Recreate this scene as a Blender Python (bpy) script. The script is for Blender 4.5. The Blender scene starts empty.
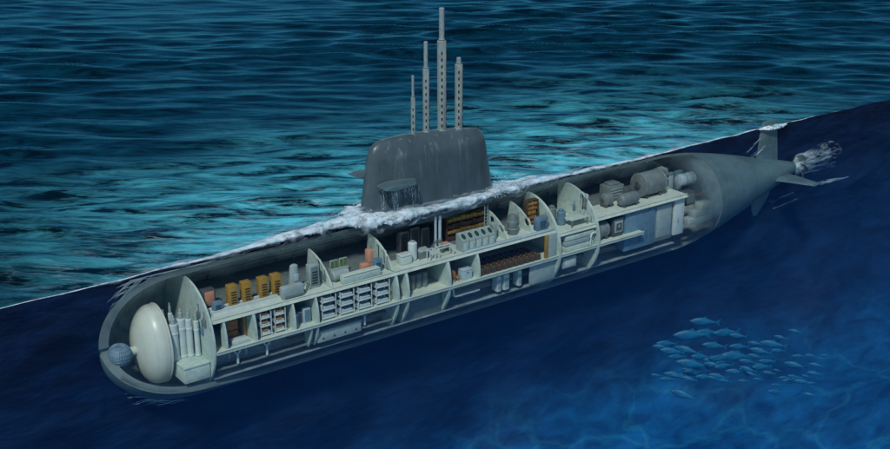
import bpy, bmesh, math, random
import numpy as np
from mathutils import Vector, Matrix
R_ = math.radians
random.seed(7); rng = np.random.default_rng(11)
S = bpy.context.scene
C = S.collection
PI = math.pi

# ------------------------------------------------------------------ materials
def nn(nt, t, **kw):
    n = nt.nodes.new(t)
    for k, v in kw.items():
        if k in n.inputs: n.inputs[k].default_value = v
        else: setattr(n, k, v)
    return n
def mat(name, col, rough=.55, var=.25, scale=1.3, bump=.15, bscale=9., metal=0., spec=.35, dirt=None, dirt_amt=.0, stretch=(1, 1, 1)):
    m = bpy.data.materials.new(name); m.use_nodes = True
    nt = m.node_tree; b = nt.nodes['Principled BSDF']; L = nt.links.new
    tc = nn(nt, 'ShaderNodeTexCoord'); mp = nn(nt, 'ShaderNodeMapping'); mp.inputs['Scale'].default_value = stretch
    L(tc.outputs['Object'], mp.inputs['Vector'])
    n1 = nn(nt, 'ShaderNodeTexNoise', Scale=scale, Detail=6., Roughness=.6); L(mp.outputs[0], n1.inputs['Vector'])
    mr = nn(nt, 'ShaderNodeMapRange'); mr.inputs[1].default_value = .3; mr.inputs[2].default_value = .7
    mr.inputs[3].default_value = 1 - var; mr.inputs[4].default_value = 1 + var
    L(n1.outputs[0], mr.inputs[0])
    mx = nn(nt, 'ShaderNodeMix', data_type='RGBA', blend_type='MULTIPLY'); mx.inputs[0].default_value = 1
    mx.inputs[6].default_value = (*col, 1); L(mr.outputs[0], mx.inputs[7])
    out = mx.outputs[2]
    if dirt:
        n2 = nn(nt, 'ShaderNodeTexNoise', Scale=scale * 2.7, Detail=8., Roughness=.7); L(mp.outputs[0], n2.inputs['Vector'])
        r2 = nn(nt, 'ShaderNodeMapRange'); r2.inputs[1].default_value = .48; r2.inputs[2].default_value = .7
        r2.inputs[4].default_value = dirt_amt; L(n2.outputs[0], r2.inputs[0])
        m2 = nn(nt, 'ShaderNodeMix', data_type='RGBA'); L(r2.outputs[0], m2.inputs[0]); L(out, m2.inputs[6])
        m2.inputs[7].default_value = (*dirt, 1); out = m2.outputs[2]
    L(out, b.inputs['Base Color'])
    b.inputs['Roughness'].default_value = rough; b.inputs['Metallic'].default_value = metal
    b.inputs['Specular IOR Level'].default_value = spec
    if bump:
        nb = nn(nt, 'ShaderNodeTexNoise', Scale=bscale, Detail=4.); L(mp.outputs[0], nb.inputs['Vector'])
        bp = nn(nt, 'ShaderNodeBump', Strength=bump, Distance=.05); L(nb.outputs[0], bp.inputs['Height'])
        L(bp.outputs[0], b.inputs['Normal'])
    return m
M = {}
rust = (.20, .17, .12)
M['paint'] = mat('pale_paint', (.42, .545, .485), .5, .12, .9, .08, dirt=(.22, .27, .23), dirt_amt=.6)
M['deck'] = mat('deck_paint', (.49, .59, .50), .6, .12, .7, .1, dirt=(.30, .33, .28), dirt_amt=.45)
M['white'] = mat('white_enamel', (.48, .58, .56), .4, .1, 1.5, .05, dirt=(.34, .38, .36), dirt_amt=.35)
M['dome'] = mat('dome_paint', (.50, .57, .49), .35, .06, .6, .03, dirt=(.42, .44, .38), dirt_amt=.3, spec=.5)
M['inner'] = mat('inner_skin_steel', (.30, .40, .42), .55, .3, .5, .2, 3., dirt=(.07, .10, .11), dirt_amt=.6)
M['hull'] = mat('hull_steel', (.072, .135, .152), .5, .3, .35, .25, 3., dirt=(.15, .2, .2), dirt_amt=.5, stretch=(.35, 1, 1))
M['section'] = mat('cut_section_steel', (.125, .18, .185), .5, .25, .5, .2, 4., dirt=(.15, .19, .19), dirt_amt=.6)
M['grey'] = mat('machine_grey', (.14, .185, .18), .45, .25, 1.6, .15, dirt=(.09, .1, .09), dirt_amt=.5)
M['dgrey'] = mat('dark_grey', (.06, .075, .08), .5, .3, 1.4, .15)
M['lgrey'] = mat('light_grey', (.27, .36, .35), .5, .15, 1.2, .1, dirt=(.2, .24, .23), dirt_amt=.5)
M['yellow'] = mat('ochre_yellow', (.30, .19, .035), .5, .25, 2.5, .12, dirt=(.16, .1, .02), dirt_amt=.6)
M['salmon'] = mat('salmon_cloth', (.48, .24, .15), .7, .15, 3., .2)
M['orange'] = mat('orange_wood', (.32, .14, .04), .6, .25, 3., .1)
M['blue'] = mat('steel_blue', (.11, .21, .28), .45, .2, 1.3, .1, dirt=(.07, .13, .17), dirt_amt=.5)
M['pblue'] = mat('pale_blue', (.34, .46, .50), .5, .15, 2., .1)
M['brown'] = mat('dark_brown', (.055, .04, .024), .6, .4, 3., .2, dirt=(.13, .09, .045), dirt_amt=.6)
M['black'] = mat('black_rubber', (.012, .014, .016), .5, .2, 2., .1)
M['screen'] = mat('green_screen_glass', (.10, .17, .055), .25, .4, 4., 0, spec=.6)
M['dgreen'] = mat('dark_green_panel', (.012, .045, .025), .3, .3, 4., 0, spec=.6)
M['red'] = mat('red_pipe_paint', (.22, .03, .028), .45, .2, 3., .05)
M['mast'] = mat('mast_grey', (.24, .31, .30), .5, .18, 2.2, .12, dirt=(.14, .17, .17), dirt_amt=.7, stretch=(1, 1, .4))
M['fish'] = mat('fish_skin', (.006, .11, .225), .5, .35, 2., .05, spec=.3)
M['fishb'] = mat('fish_belly', (.10, .30, .38), .35, .3, 2., .05, spec=.6)
M['sonar'] = mat('sonar_blue_grey', (.17, .27, .32), .45, .15, 2., .1)

def add_seams(m, step, amt=.72):
    nt = m.node_tree; L = nt.links.new; b = nt.nodes['Principled BSDF']; old = b.inputs['Base Color'].links[0].from_socket
    tc = nn(nt, 'ShaderNodeTexCoord'); sx = nn(nt, 'ShaderNodeSeparateXYZ'); L(tc.outputs['Object'], sx.inputs[0])
    pp = nn(nt, 'ShaderNodeMath', operation='PINGPONG'); L(sx.outputs[0], pp.inputs[0]); pp.inputs[1].default_value = step/2
    mr = nn(nt, 'ShaderNodeMapRange'); mr.inputs[1].default_value = .025; mr.inputs[2].default_value = .09; mr.inputs[3].default_value = amt; mr.inputs[4].default_value = 1; L(pp.outputs[0], mr.inputs[0])
    mx = nn(nt, 'ShaderNodeMix', data_type='RGBA', blend_type='MULTIPLY'); mx.inputs[0].default_value = 1; L(old, mx.inputs[6]); L(mr.outputs[0], mx.inputs[7]); L(mx.outputs[2], b.inputs['Base Color'])
add_seams(M['hull'], 2.9); add_seams(M['dome'], .62, .95)
def sail_material():
    m = mat('sail_steel', (.058, .092, .107), .32, .3, .5, .15, 5., dirt=(.075, .11, .12), dirt_amt=.5, stretch=(1, 1, .5))
    nt = m.node_tree; L = nt.links.new; b = nt.nodes['Principled BSDF']
    old = b.inputs['Base Color'].links[0].from_socket
    tc = nn(nt, 'ShaderNodeTexCoord'); mp = nn(nt, 'ShaderNodeMapping'); mp.inputs['Scale'].default_value = (1.5, 1.5, .16)
    L(tc.outputs['Object'], mp.inputs[0])
    n = nn(nt, 'ShaderNodeTexNoise', Scale=1.5, Detail=5., Roughness=.65, Distortion=.5); L(mp.outputs[0], n.inputs['Vector'])
    r = nn(nt, 'ShaderNodeMapRange'); r.inputs[1].default_value = .56; r.inputs[2].default_value = .74; r.inputs[4].default_value = .5
    L(n.outputs[0], r.inputs[0])
    # salt and running water streak down from the crown of the sail
    sx = nn(nt, 'ShaderNodeSeparateXYZ'); L(tc.outputs['Object'], sx.inputs[0])
    rz = nn(nt, 'ShaderNodeMapRange'); rz.inputs[1].default_value = 3.0; rz.inputs[2].default_value = 6.6; rz.inputs[3].default_value = .12
    L(sx.outputs[2], rz.inputs[0])
    mu = nn(nt, 'ShaderNodeMath', operation='MULTIPLY'); L(r.outputs[0], mu.inputs[0]); L(rz.outputs[0], mu.inputs[1])
    mx = nn(nt, 'ShaderNodeMix', data_type='RGBA'); L(mu.outputs[0], mx.inputs[0]); L(old, mx.inputs[6])
    mx.inputs[7].default_value = (.45, .53, .55, 1); L(mx.outputs[2], b.inputs['Base Color'])
    return m
M['sail'] = sail_material()

def skin_material():
    m = mat('wet_skin', (.13, .205, .21), .3, .3, .5, .1, 3.); nt = m.node_tree; L = nt.links.new; b = nt.nodes['Principled BSDF']
    tc = nn(nt, 'ShaderNodeTexCoord'); mp = nn(nt, 'ShaderNodeMapping'); mp.inputs['Scale'].default_value = (.25, .8, .8); L(tc.outputs['Object'], mp.inputs[0])
    n = nn(nt, 'ShaderNodeTexNoise', Scale=1.2, Detail=5.); L(mp.outputs[0], n.inputs['Vector'])
    r = nn(nt, 'ShaderNodeMapRange'); r.inputs[1].default_value = .3; r.inputs[2].default_value = .7; r.inputs[3].default_value = .22; r.inputs[4].default_value = .58; L(n.outputs[0], r.inputs[0])
    sx = nn(nt, 'ShaderNodeSeparateXYZ'); L(tc.outputs['Object'], sx.inputs[0])
    t = nn(nt, 'ShaderNodeMapRange', interpolation_type='SMOOTHSTEP'); t.inputs[1].default_value = 83.; t.inputs[2].default_value = 88.8; t.inputs[3].default_value = 0; t.inputs[4].default_value = .95; L(sx.outputs[0], t.inputs[0])
    t0 = nn(nt, 'ShaderNodeMapRange'); t0.inputs[1].default_value = 82.5; t0.inputs[2].default_value = 82.6; t0.inputs[3].default_value = 1; t0.inputs[4].default_value = 0
    L(sx.outputs[0], t0.inputs[0]); a1 = nn(nt, 'ShaderNodeMath', operation='MULTIPLY'); L(r.outputs[0], a1.inputs[0]); L(t0.outputs[0], a1.inputs[1])
    a2 = nn(nt, 'ShaderNodeMath', operation='ADD'); L(a1.outputs[0], a2.inputs[0]); L(t.outputs[0], a2.inputs[1]); at = nn(nt, 'ShaderNodeAttribute', attribute_name='fade'); a3 = nn(nt, 'ShaderNodeMath', operation='MULTIPLY'); L(a2.outputs[0], a3.inputs[0]); L(at.outputs['Fac'], a3.inputs[1]); L(a3.outputs[0], b.inputs['Alpha'])
    return m
M['skin'] = skin_material()
def foam_material(name, alpha=1., col=(.70, .82, .87), stretch=(1, 1, 1), band=(.38, .68), fade=None):
    m = bpy.data.materials.new(name); m.use_nodes = True
    nt = m.node_tree; L = nt.links.new; b = nt.nodes['Principled BSDF']
    tc = nn(nt, 'ShaderNodeTexCoord')
    mp0 = nn(nt, 'ShaderNodeMapping'); mp0.inputs['Scale'].default_value = (.45, 1, 1); L(tc.outputs['Object'], mp0.inputs[0])
    n = nn(nt, 'ShaderNodeTexNoise', Scale=1.5, Detail=7., Roughness=.6, Distortion=.9); L(mp0.outputs[0], n.inputs['Vector'])
    cr = nn(nt, 'ShaderNodeMix', data_type='RGBA'); cr.inputs[6].default_value = (.20, .44, .52, 1); cr.inputs[7].default_value = (*col, 1)
    mr = nn(nt, 'ShaderNodeMapRange'); mr.inputs[1].default_value = .30; mr.inputs[2].default_value = .55; L(n.outputs[0], mr.inputs[0])
    L(mr.outputs[0], cr.inputs[0]); L(cr.outputs[2], b.inputs['Base Color'])
    b.inputs['Roughness'].default_value = .6
    b.inputs['Subsurface Weight'].default_value = .3; b.inputs['Subsurface Radius'].default_value = (.2, .3, .35)
    bp = nn(nt, 'ShaderNodeBump', Strength=.15, Distance=.06)
    n2 = nn(nt, 'ShaderNodeTexNoise', Scale=3.2, Detail=8., Roughness=.75); L(tc.outputs['Object'], n2.inputs['Vector'])
    L(n2.outputs[0], bp.inputs['Height']); L(bp.outputs[0], b.inputs['Normal'])
    b.inputs['Subsurface Weight'].default_value = 0 if alpha < .9 else .4
    if alpha < 1:
        mp3 = nn(nt, 'ShaderNodeMapping'); mp3.inputs['Scale'].default_value = stretch; L(tc.outputs['Object'], mp3.inputs[0])
        n3 = nn(nt, 'ShaderNodeTexNoise', Scale=1.1, Detail=8., Roughness=.62); L(mp3.outputs[0], n3.inputs['Vector'])
        ar = nn(nt, 'ShaderNodeMapRange'); ar.inputs[1].default_value = band[0]; ar.inputs[2].default_value = band[1]; ar.inputs[4].default_value = alpha
        
        if fade:
            sp = nn(nt, 'ShaderNodeSeparateXYZ'); L(tc.outputs['Object'], sp.inputs[0])
            fr = nn(nt, 'ShaderNodeMapRange'); fr.inputs[1].default_value = fade[0]; fr.inputs[2].default_value = fade[1]; fr.inputs[4].default_value = -.2; L(sp.outputs[0], fr.inputs[0])
            fa = nn(nt, 'ShaderNodeMath', operation='ADD'); L(n3.outputs[0], fa.inputs[0]); L(fr.outputs[0], fa.inputs[1]); L(fa.outputs[0], ar.inputs[0])
        else: L(n3.outputs[0], ar.inputs[0])
        L(ar.outputs[0], b.inputs['Alpha'])
    return m
M['foam'] = foam_material('foam', .96, (.72, .84, .89), (.8, 1.5, 1.5), (.30, .50))
M['wisp'] = foam_material('bubbly_water', .38, (.5, .68, .76), (.5, 1, 1))
M['film'] = foam_material('water_film', .55, (.6, .75, .82), (.5, 1.8, .9), (.42, .75))
M['froth2'] = foam_material('fin_wash', .4, (.5, .68, .76), (.4, 1.5, 1.5), (.35, .7))
M['froth'] = foam_material('propeller_wash', .6, (.6, .78, .86), (.4, 2.0, 2.0), (.33, .68), (104.5, 111.5))

# ------------------------------------------------------------------ mesh helpers
class MB:
    def __init__(s): s.bm = bmesh.new()
    def _xf(s, vs, M4):
        bmesh.ops.transform(s.bm, matrix=M4, verts=vs)
    def box(s, x0, x1, y0, y1, z0, z1, bev=.03, rot=None):
        r = bmesh.ops.create_cube(s.bm, size=1.0); vs = r['verts']
        m = Matrix.Translation(((x0+x1)/2, (y0+y1)/2, (z0+z1)/2)) @ (rot or Matrix.Identity(4)) @ Matrix.Diagonal((abs(x1-x0), abs(y1-y0), abs(z1-z0), 1))
        s._xf(vs, m)
        if bev:
            es = list({e for v in vs for e in v.link_edges})
            bmesh.ops.bevel(s.bm, geom=es, offset=min(bev, .3*min(abs(x1-x0), abs(y1-y0), abs(z1-z0))), segments=2, affect='EDGES', profile=.5)
        return s
    def prism(s, pts, axis, a, b):
        # pts: 2D outline, extruded along axis from a to b
        def P(p, t):
            return {'x': (t, p[0], p[1]), 'y': (p[0], t, p[1]), 'z': (p[0], p[1], t)}[axis]
        v0 = [s.bm.verts.new(P(p, a)) for p in pts]; v1 = [s.bm.verts.new(P(p, b)) for p in pts]
        n = len(pts)
        fs = [s.bm.faces.new(v0), s.bm.faces.new(v1)]
        for i in range(n): fs.append(s.bm.faces.new((v0[i], v0[(i+1) % n], v1[(i+1) % n], v1[i])))
        bmesh.ops.recalc_face_normals(s.bm, faces=fs)
        return s
    def lathe(s, prof, axis='z', o=(0, 0, 0), n=28, sx=1., sy=1.):
        # prof: (radius, height) list
        rings = []
        for r, h in prof:
            ring = []
            for i in range(n):
                a = 2*PI*i/n; u, v = r*math.cos(a)*sx, r*math.sin(a)*sy
                p = {'z': (u, v, h), 'x': (h, u, v), 'y': (u, h, v)}[axis]
                ring.append(s.bm.verts.new((p[0]+o[0], p[1]+o[1], p[2]+o[2])))
            rings.append(ring)
        fs = []
        for k in range(len(rings)-1):
            for i in range(n):
                fs.append(s.bm.faces.new((rings[k][i], rings[k][(i+1) % n], rings[k+1][(i+1) % n], rings[k+1][i])))
        fs.append(s.bm.faces.new(rings[0])); fs.append(s.bm.faces.new(rings[-1]))
        bmesh.ops.recalc_face_normals(s.bm, faces=fs)
        return s
    def cyl(s, r, h0, h1, axis='z', o=(0, 0, 0), n=24, r2=None, ch=.04):
        r2 = r if r2 is None else r2; ch = min(ch, r*.3, r2*.3, abs(h1-h0)*.3)
        return s.lathe([(r-ch, h0), (r, h0+ch), (r2, h1-ch), (r2-ch, h1)], axis, o, n)
    def tube(s, pts, r, n=8, taper=None):
        pts = [Vector(p) for p in pts]; rings = []
        for i, p in enumerate(pts):
            d = (pts[min(i+1, len(pts)-1)] - pts[max(i-1, 0)]).normalized()
            a = d.cross(Vector((0, 0, 1)))
            if a.length < .01: a = d.cross(Vector((0, 1, 0)))
            a.normalize(); b = d.cross(a)
            rr = r * (taper[i] if taper else 1)
            rings.append([s.bm.verts.new(p + (a*math.cos(2*PI*k/n) + b*math.sin(2*PI*k/n))*rr) for k in range(n)])
        fs = []
        for k in range(len(rings)-1):
            for i in range(n):
                fs.append(s.bm.faces.new((rings[k][i], rings[k][(i+1) % n], rings[k+1][(i+1) % n], rings[k+1][i])))
        fs += [s.bm.faces.new(rings[0]), s.bm.faces.new(rings[-1])]
        bmesh.ops.recalc_face_normals(s.bm, faces=fs)
        return s
    def build(s, name, m, parent=None, label=None, smooth=True):
        me = bpy.data.meshes.new(name); s.bm.to_mesh(me); s.bm.free()
        return link(name, me, m, parent, label, smooth)
def link(name, me, m, parent=None, label=None, smooth=True):
    me.materials.append(m if not isinstance(m, str) else M[m])
    if smooth:
        me.polygons.foreach_set('use_smooth', [True]*len(me.polygons)); me.set_sharp_from_angle(angle=R_(38))
    o = bpy.data.objects.new(name, me); C.objects.link(o)
    if parent: o.parent = parent
    if label: o['label'] = label
    return o
def thing(name, label, cat, loc=(0, 0, 0), rz=0., group=None):
    o = bpy.data.objects.new(name, None); C.objects.link(o); o.empty_display_size = .3
    o.location = loc; o.rotation_euler = (0, 0, rz); o['label'] = label; o['category'] = cat
    if group: o['group'] = group
    return o
def tag(o, label=None, cat=None, group=None, kind=None):
    for k, v in (('label', label), ('category', cat), ('group', group), ('kind', kind)):
        if v: o[k] = v
    return o
def dup(root, loc, rz=None, label=None, group=None):
    r = root.copy(); C.objects.link(r); r.location = loc
    if rz is not None: r.rotation_euler = (0, 0, rz)
    if label: r['label'] = label
    if group: r['group'] = group
    for ch in list(root.children):
        c = ch.copy(); C.objects.link(c); c.parent = r
        for g in list(ch.children):
            d = g.copy(); C.objects.link(d); d.parent = c
    return r
def grid_mesh(name, V, nu, nv, mask=None):
    # V: (nu*nv,3), index i*nv+j
    idx = np.arange(nu*nv).reshape(nu, nv)
    q = np.stack([idx[:-1, :-1], idx[1:, :-1], idx[1:, 1:], idx[:-1, 1:]], -1).reshape(-1, 4)
    if mask is not None: q = q[mask.reshape(-1)]
    me = bpy.data.meshes.new(name)
    me.vertices.add(len(V)); me.vertices.foreach_set('co', V.astype(np.float32).ravel())
    me.loops.add(q.size); me.loops.foreach_set('vertex_index', q.ravel().astype(np.int32))
    me.polygons.add(len(q)); me.polygons.foreach_set('loop_start', (np.arange(len(q))*4).astype(np.int32))
    me.update(calc_edges=True); me.validate()
    return me

# ------------------------------------------------------------------ the sea
ZC, RH = -5.0, 4.9                    # hull axis and radius
rt = np.array([.8015, -.5979]); fw = np.array([.5979, .8015])
waves = []
for k in range(90):
    lam = 2.5 * (11.0/2.5) ** rng.random()
    th = rng.normal(0, .30)
    d = fw*math.cos(th) + rt*math.sin(th)
    waves.append((2*PI/lam, d, rng.random()*2*PI,   .0072*lam*rng.uniform(.5, 1.2)))
for lam, th, a in ((17, .25, .10), (24, -.2, .14), (13, -.1, .08)):
    d = fw*math.cos(th) + rt*math.sin(th); waves.append((2*PI/lam, d, rng.random()*6, a))
def sea(x, y):
    z = np.zeros_like(x)
    for k, d, p, a in waves:
        s = np.sin((x*d[0] + y*d[1])*k + p)
        z += a*(s + .35*s*s)
    # patches of rougher and calmer water
    g = .75 + .45*np.sin(x*.043 + y*.031 + 1.) * np.sin(x*.021 - y*.052 + 2.)
    z *= g*(1 - .6*np.clip((y-30)/110, 0, 1))
    edge = np.clip(np.abs(y)/9., 0, 1); edge = .22 + .78*edge**.8
    z *= edge
    # the sea heaps up over the sail's foot
    z += .55*np.exp(-((x-54)/11.)**2 - (y/3.2)**2) + .18*np.exp(-((x-42)/12.)**2 - (y/4.)**2)
    return z
xs = np.concatenate([np.linspace(-900, -70, 30)[:-1], np.arange(-70, 250, .45), np.linspace(250, 1500, 40)[1:]])
ys = np.concatenate([np.arange(0, 12, .3), np.arange(12, 200, .45), np.linspace(200, 2500, 60)])
X, Y = np.meshgrid(xs, ys, indexing='ij')
far = np.clip((250 - np.hypot(X-60, Y)) / 60, 0, 1)
Zs = sea(X, Y) * np.where(far > 0, .15 + .85*far, .15)
me = grid_mesh('sea_surface', np.stack([X, Y, Zs], -1).reshape(-1, 3), len(xs), len(ys))

def sea_material():
    m = bpy.data.materials.new('sea_water'); m.use_nodes = True
    nt = m.node_tree; L = nt.links.new; b = nt.nodes['Principled BSDF']
    tc = nn(nt, 'ShaderNodeTexCoord')
    rot = nn(nt, 'ShaderNodeMapping'); rot.inputs['Rotation'].default_value = (0, 0, R_(36.7)); L(tc.outputs['Object'], rot.inputs[0])
    st = nn(nt, 'ShaderNodeMapping'); st.inputs['Scale'].default_value = (.11, .42, .3); L(rot.outputs[0], st.inputs[0])
    # aerated turquoise streaks drawn out along the crests
    n = nn(nt, 'ShaderNodeTexNoise', Scale=1.5, Detail=9., Roughness=.70, Distortion=.5); L(st.outputs[0], n.inputs['Vector'])
    r1 = nn(nt, 'ShaderNodeMapRange'); r1.inputs[1].default_value = .42; r1.inputs[2].default_value = .68; L(n.outputs[0], r1.inputs[0])
    # churned water lies along the hull and round the sail
    sx = nn(nt, 'ShaderNodeSeparateXYZ'); L(tc.outputs['Object'], sx.inputs[0])
    nz = nn(nt, 'ShaderNodeTexNoise', Scale=.05, Detail=4.); L(tc.outputs['Object'], nz.inputs['Vector'])
    ad = nn(nt, 'ShaderNodeMath', operation='MULTIPLY_ADD'); L(nz.outputs[0], ad.inputs[0]); ad.inputs[1].default_value = 34.; L(sx.outputs[1], ad.inputs[2])
    cy = nn(nt, 'ShaderNodeMapRange', interpolation_type='SMOOTHSTEP'); cy.inputs[1].default_value = 16; cy.inputs[2].default_value = 56
    cy.inputs[3].default_value = 1; cy.inputs[4].default_value = 0; L(ad.outputs[0], cy.inputs[0])
    cx1 = nn(nt, 'ShaderNodeMapRange', interpolation_type='SMOOTHSTEP'); cx1.inputs[1].default_value = 14; cx1.inputs[2].default_value = 46; L(sx.outputs[0], cx1.inputs[0])
    cx2 = nn(nt, 'ShaderNodeMapRange', interpolation_type='SMOOTHSTEP'); cx2.inputs[1].default_value = 125; cx2.inputs[2].default_value = 70; L(sx.outputs[0], cx2.inputs[0])
    cxm = nn(nt, 'ShaderNodeMath', operation='MULTIPLY'); L(cx1.outputs[0], cxm.inputs[0]); L(cx2.outputs[0], cxm.inputs[1])
    churn = nn(nt, 'ShaderNodeMath', operation='MULTIPLY'); L(cxm.outputs[0], churn.inputs[0]); L(cy.outputs[0], churn.inputs[1])
    dark = (.0006, .007, .014, 1); teal = (.0022, .050, .085, 1); cyan = (.12, .66, .77, 1)
    m1 = nn(nt, 'ShaderNodeMix', data_type='RGBA'); m1.inputs[6].default_value = dark; m1.inputs[7].default_value = teal; L(r1.outputs[0], m1.inputs[0])
    r2 = nn(nt, 'ShaderNodeMapRange'); r2.inputs[1].default_value = .42; r2.inputs[2].default_value = .62; L(n.outputs[0], r2.inputs[0])
    mu = nn(nt, 'ShaderNodeMath', operation='MULTIPLY'); L(r2.outputs[0], mu.inputs[0]); L(churn.outputs[0], mu.inputs[1])
    m2 = nn(nt, 'ShaderNodeMix', data_type='RGBA'); L(mu.outputs[0], m2.inputs[0]); L(m1.outputs[2], m2.inputs[6]); m2.inputs[7].default_value = cyan
    nt.nodes.remove(b)
    # flecks of foam shed from the hull
    fz = nn(nt, 'ShaderNodeTexNoise', Scale=4.2, Detail=8., Roughness=.75, Distortion=1.); L(st.outputs[0], fz.inputs['Vector'])
    f1 = nn(nt, 'ShaderNodeMapRange'); f1.inputs[1].default_value = .52; f1.inputs[2].default_value = .68; L(fz.outputs[0], f1.inputs[0])
    f2 = nn(nt, 'ShaderNodeMapRange', interpolation_type='SMOOTHSTEP'); f2.inputs[1].default_value = 15.; f2.inputs[2].default_value = 0.; f2.inputs[4].default_value = .9; L(sx.outputs[1], f2.inputs[0])
    f3 = nn(nt, 'ShaderNodeMath', operation='MULTIPLY'); L(f1.outputs[0], f3.inputs[0]); L(f2.outputs[0], f3.inputs[1])
    f4 = nn(nt, 'ShaderNodeMath', operation='MULTIPLY'); L(f3.outputs[0], f4.inputs[0]); L(cxm.outputs[0], f4.inputs[1])
    m3 = nn(nt, 'ShaderNodeMix', data_type='RGBA'); L(f4.outputs[0], m3.inputs[0]); L(m2.outputs[2], m3.inputs[6]); m3.inputs[7].default_value = (.45, .66, .72, 1)
    m2 = m3
    df = nn(nt, 'ShaderNodeBsdfDiffuse'); L(m2.outputs[2], df.inputs[0])
    gl = nn(nt, 'ShaderNodeBsdfGlossy'); gl.inputs['Color'].default_value = (.085, .42, .60, 1); gl.inputs['Roughness'].default_value = .17
    fr = nn(nt, 'ShaderNodeFresnel', IOR=1.33); ms = nn(nt, 'ShaderNodeMixShader'); L(fr.outputs[0], ms.inputs[0]); L(df.outputs[0], ms.inputs[1]); L(gl.outputs[0], ms.inputs[2])
    L(ms.outputs[0], nt.nodes['Material Output'].inputs[0])
    bm1 = nn(nt, 'ShaderNodeMapping'); bm1.inputs['Scale'].default_value = (.35, 1.1, 1); L(rot.outputs[0], bm1.inputs[0])
    nb = nn(nt, 'ShaderNodeTexNoise', Scale=.55, Detail=4., Roughness=.5, Distortion=.4); L(bm1.outputs[0], nb.inputs['Vector'])
    bp = nn(nt, 'ShaderNodeBump', Strength=.32, Distance=.4); L(nb.outputs[0], bp.inputs['Height'])
    for q in (df, gl, fr): L(bp.outputs[0], q.inputs['Normal'])
    return m
tag(link('sea', me, sea_material()), kind='structure')

# hull profile
NOSE, TAIL = 26.9, 105.1
sx_ = np.array([33.4, 60, 84, 87, 90, 94, 98, 102, 104, 105.1]); sr_ = np.array([4.9, 4.9, 4.88, 4.66, 4.15, 3.3, 2.3, 1.35, .85, .55])
def pchip(xq, xk, yk):
    h = np.diff(xk); d = np.diff(yk)/h; m = np.zeros_like(yk)
    for i in range(1, len(xk)-1):
        m[i] = 0 if d[i-1]*d[i] <= 0 else 2*d[i-1]*d[i]/(d[i-1]+d[i])
    m[-1] = d[-1]
    i = np.clip(np.searchsorted(xk, xq)-1, 0, len(h)-1); t = (xq-xk[i])/h[i]
    return yk[i]*(2*t**3-3*t**2+1) + h[i]*m[i]*(t**3-2*t**2+t) + yk[i+1]*(-2*t**3+3*t**2) + h[i]*m[i+1]*(t**3-t**2)
def hull_r(x):
    x = np.asarray(x, float)
    u = np.clip((33.4-x)/(33.4-NOSE), 0, 1)
    nose = RH*(1-u**2.2)**(1/2.2)
    return np.where(x < 33.4, nose, pchip(np.clip(x, 33.4, TAIL), sx_, sr_))

# the cut face of the sea, curving down into the sea floor
def terrain_profile(n):
    pts = []
    for i in range(n):
        t = i/(n-1)
        pts.append(t)
    return pts
xw = np.concatenate([np.linspace(-900, -60, 25)[:-1], np.arange(-60, NOSE, .6), NOSE + (33.4-NOSE)*np.linspace(0, 1, 26)**2, np.arange(34, 104, .6), np.linspace(104, TAIL, 5), np.arange(105.8, 180, .6), np.linspace(180, 1500, 40)])
# upper strip: waterline down to the hull's crown (or to the axis level outside the hull)
zt = sea(xw, np.zeros_like(xw)) * np.where(np.abs(xw-60) < 240, 1, .15)
inside = (xw >= NOSE) & (xw <= TAIL)
hr = np.where(inside, hull_r(xw), 0.)
zu = ZC + np.where(inside, np.maximum(hr - .02, 0), 0)
zu = np.minimum(zu, zt - .02)
nu_ = 14
V = np.zeros((len(xw), nu_, 3))
for j in range(nu_):
    t = j/(nu_-1); V[:, j, 0] = xw; V[:, j, 2] = zt*(1-t) + zu*t
up_me = (V.reshape(-1, 3), len(xw), nu_)
zl = ZC - np.where(inside, np.maximum(hr - .02, 0), 0)
nl = 70
V2 = np.zeros((len(xw), nl, 3))
rise = np.clip((xw-75)/60, 0, 1); rise = rise*rise*(3-2*rise)
ZF = -27.0 + 6.*rise; RF = 11.0 + 4.*rise
for j in range(nl):
    t = j/(nl-1)
    if t < .3:
        a = t/.3; y = np.zeros_like(xw); z = zl*(1-a) + (ZF+RF)*a
    elif t < .6:
        a = (t-.3)/.3*PI/2; y = -RF*(1-math.cos(a)); z = ZF+RF-RF*math.sin(a)
    else:
        a = (t-.6)/.4; y = -RF - 160*a**1.6; z = ZF + 0*xw
    und = np.clip((t-.28)/.15, 0, 1)
    z = z + und*(.55*np.sin(xw*.31 + y*.22) + .4*np.sin(xw*.17 - y*.41 + 1) + .9*np.sin(xw*.07 + y*.05 + 2))
    y = y - np.clip((t-.08)/.2, 0, 1)*(.35*np.sin(xw*.21 + z*.5) + .3*np.sin(xw*.47 - z*.33 + 1)) - .35*np.clip((t-.08)/.2, 0, 1)
    V2[:, j, 0] = xw; V2[:, j, 1] = y; V2[:, j, 2] = z
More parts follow.
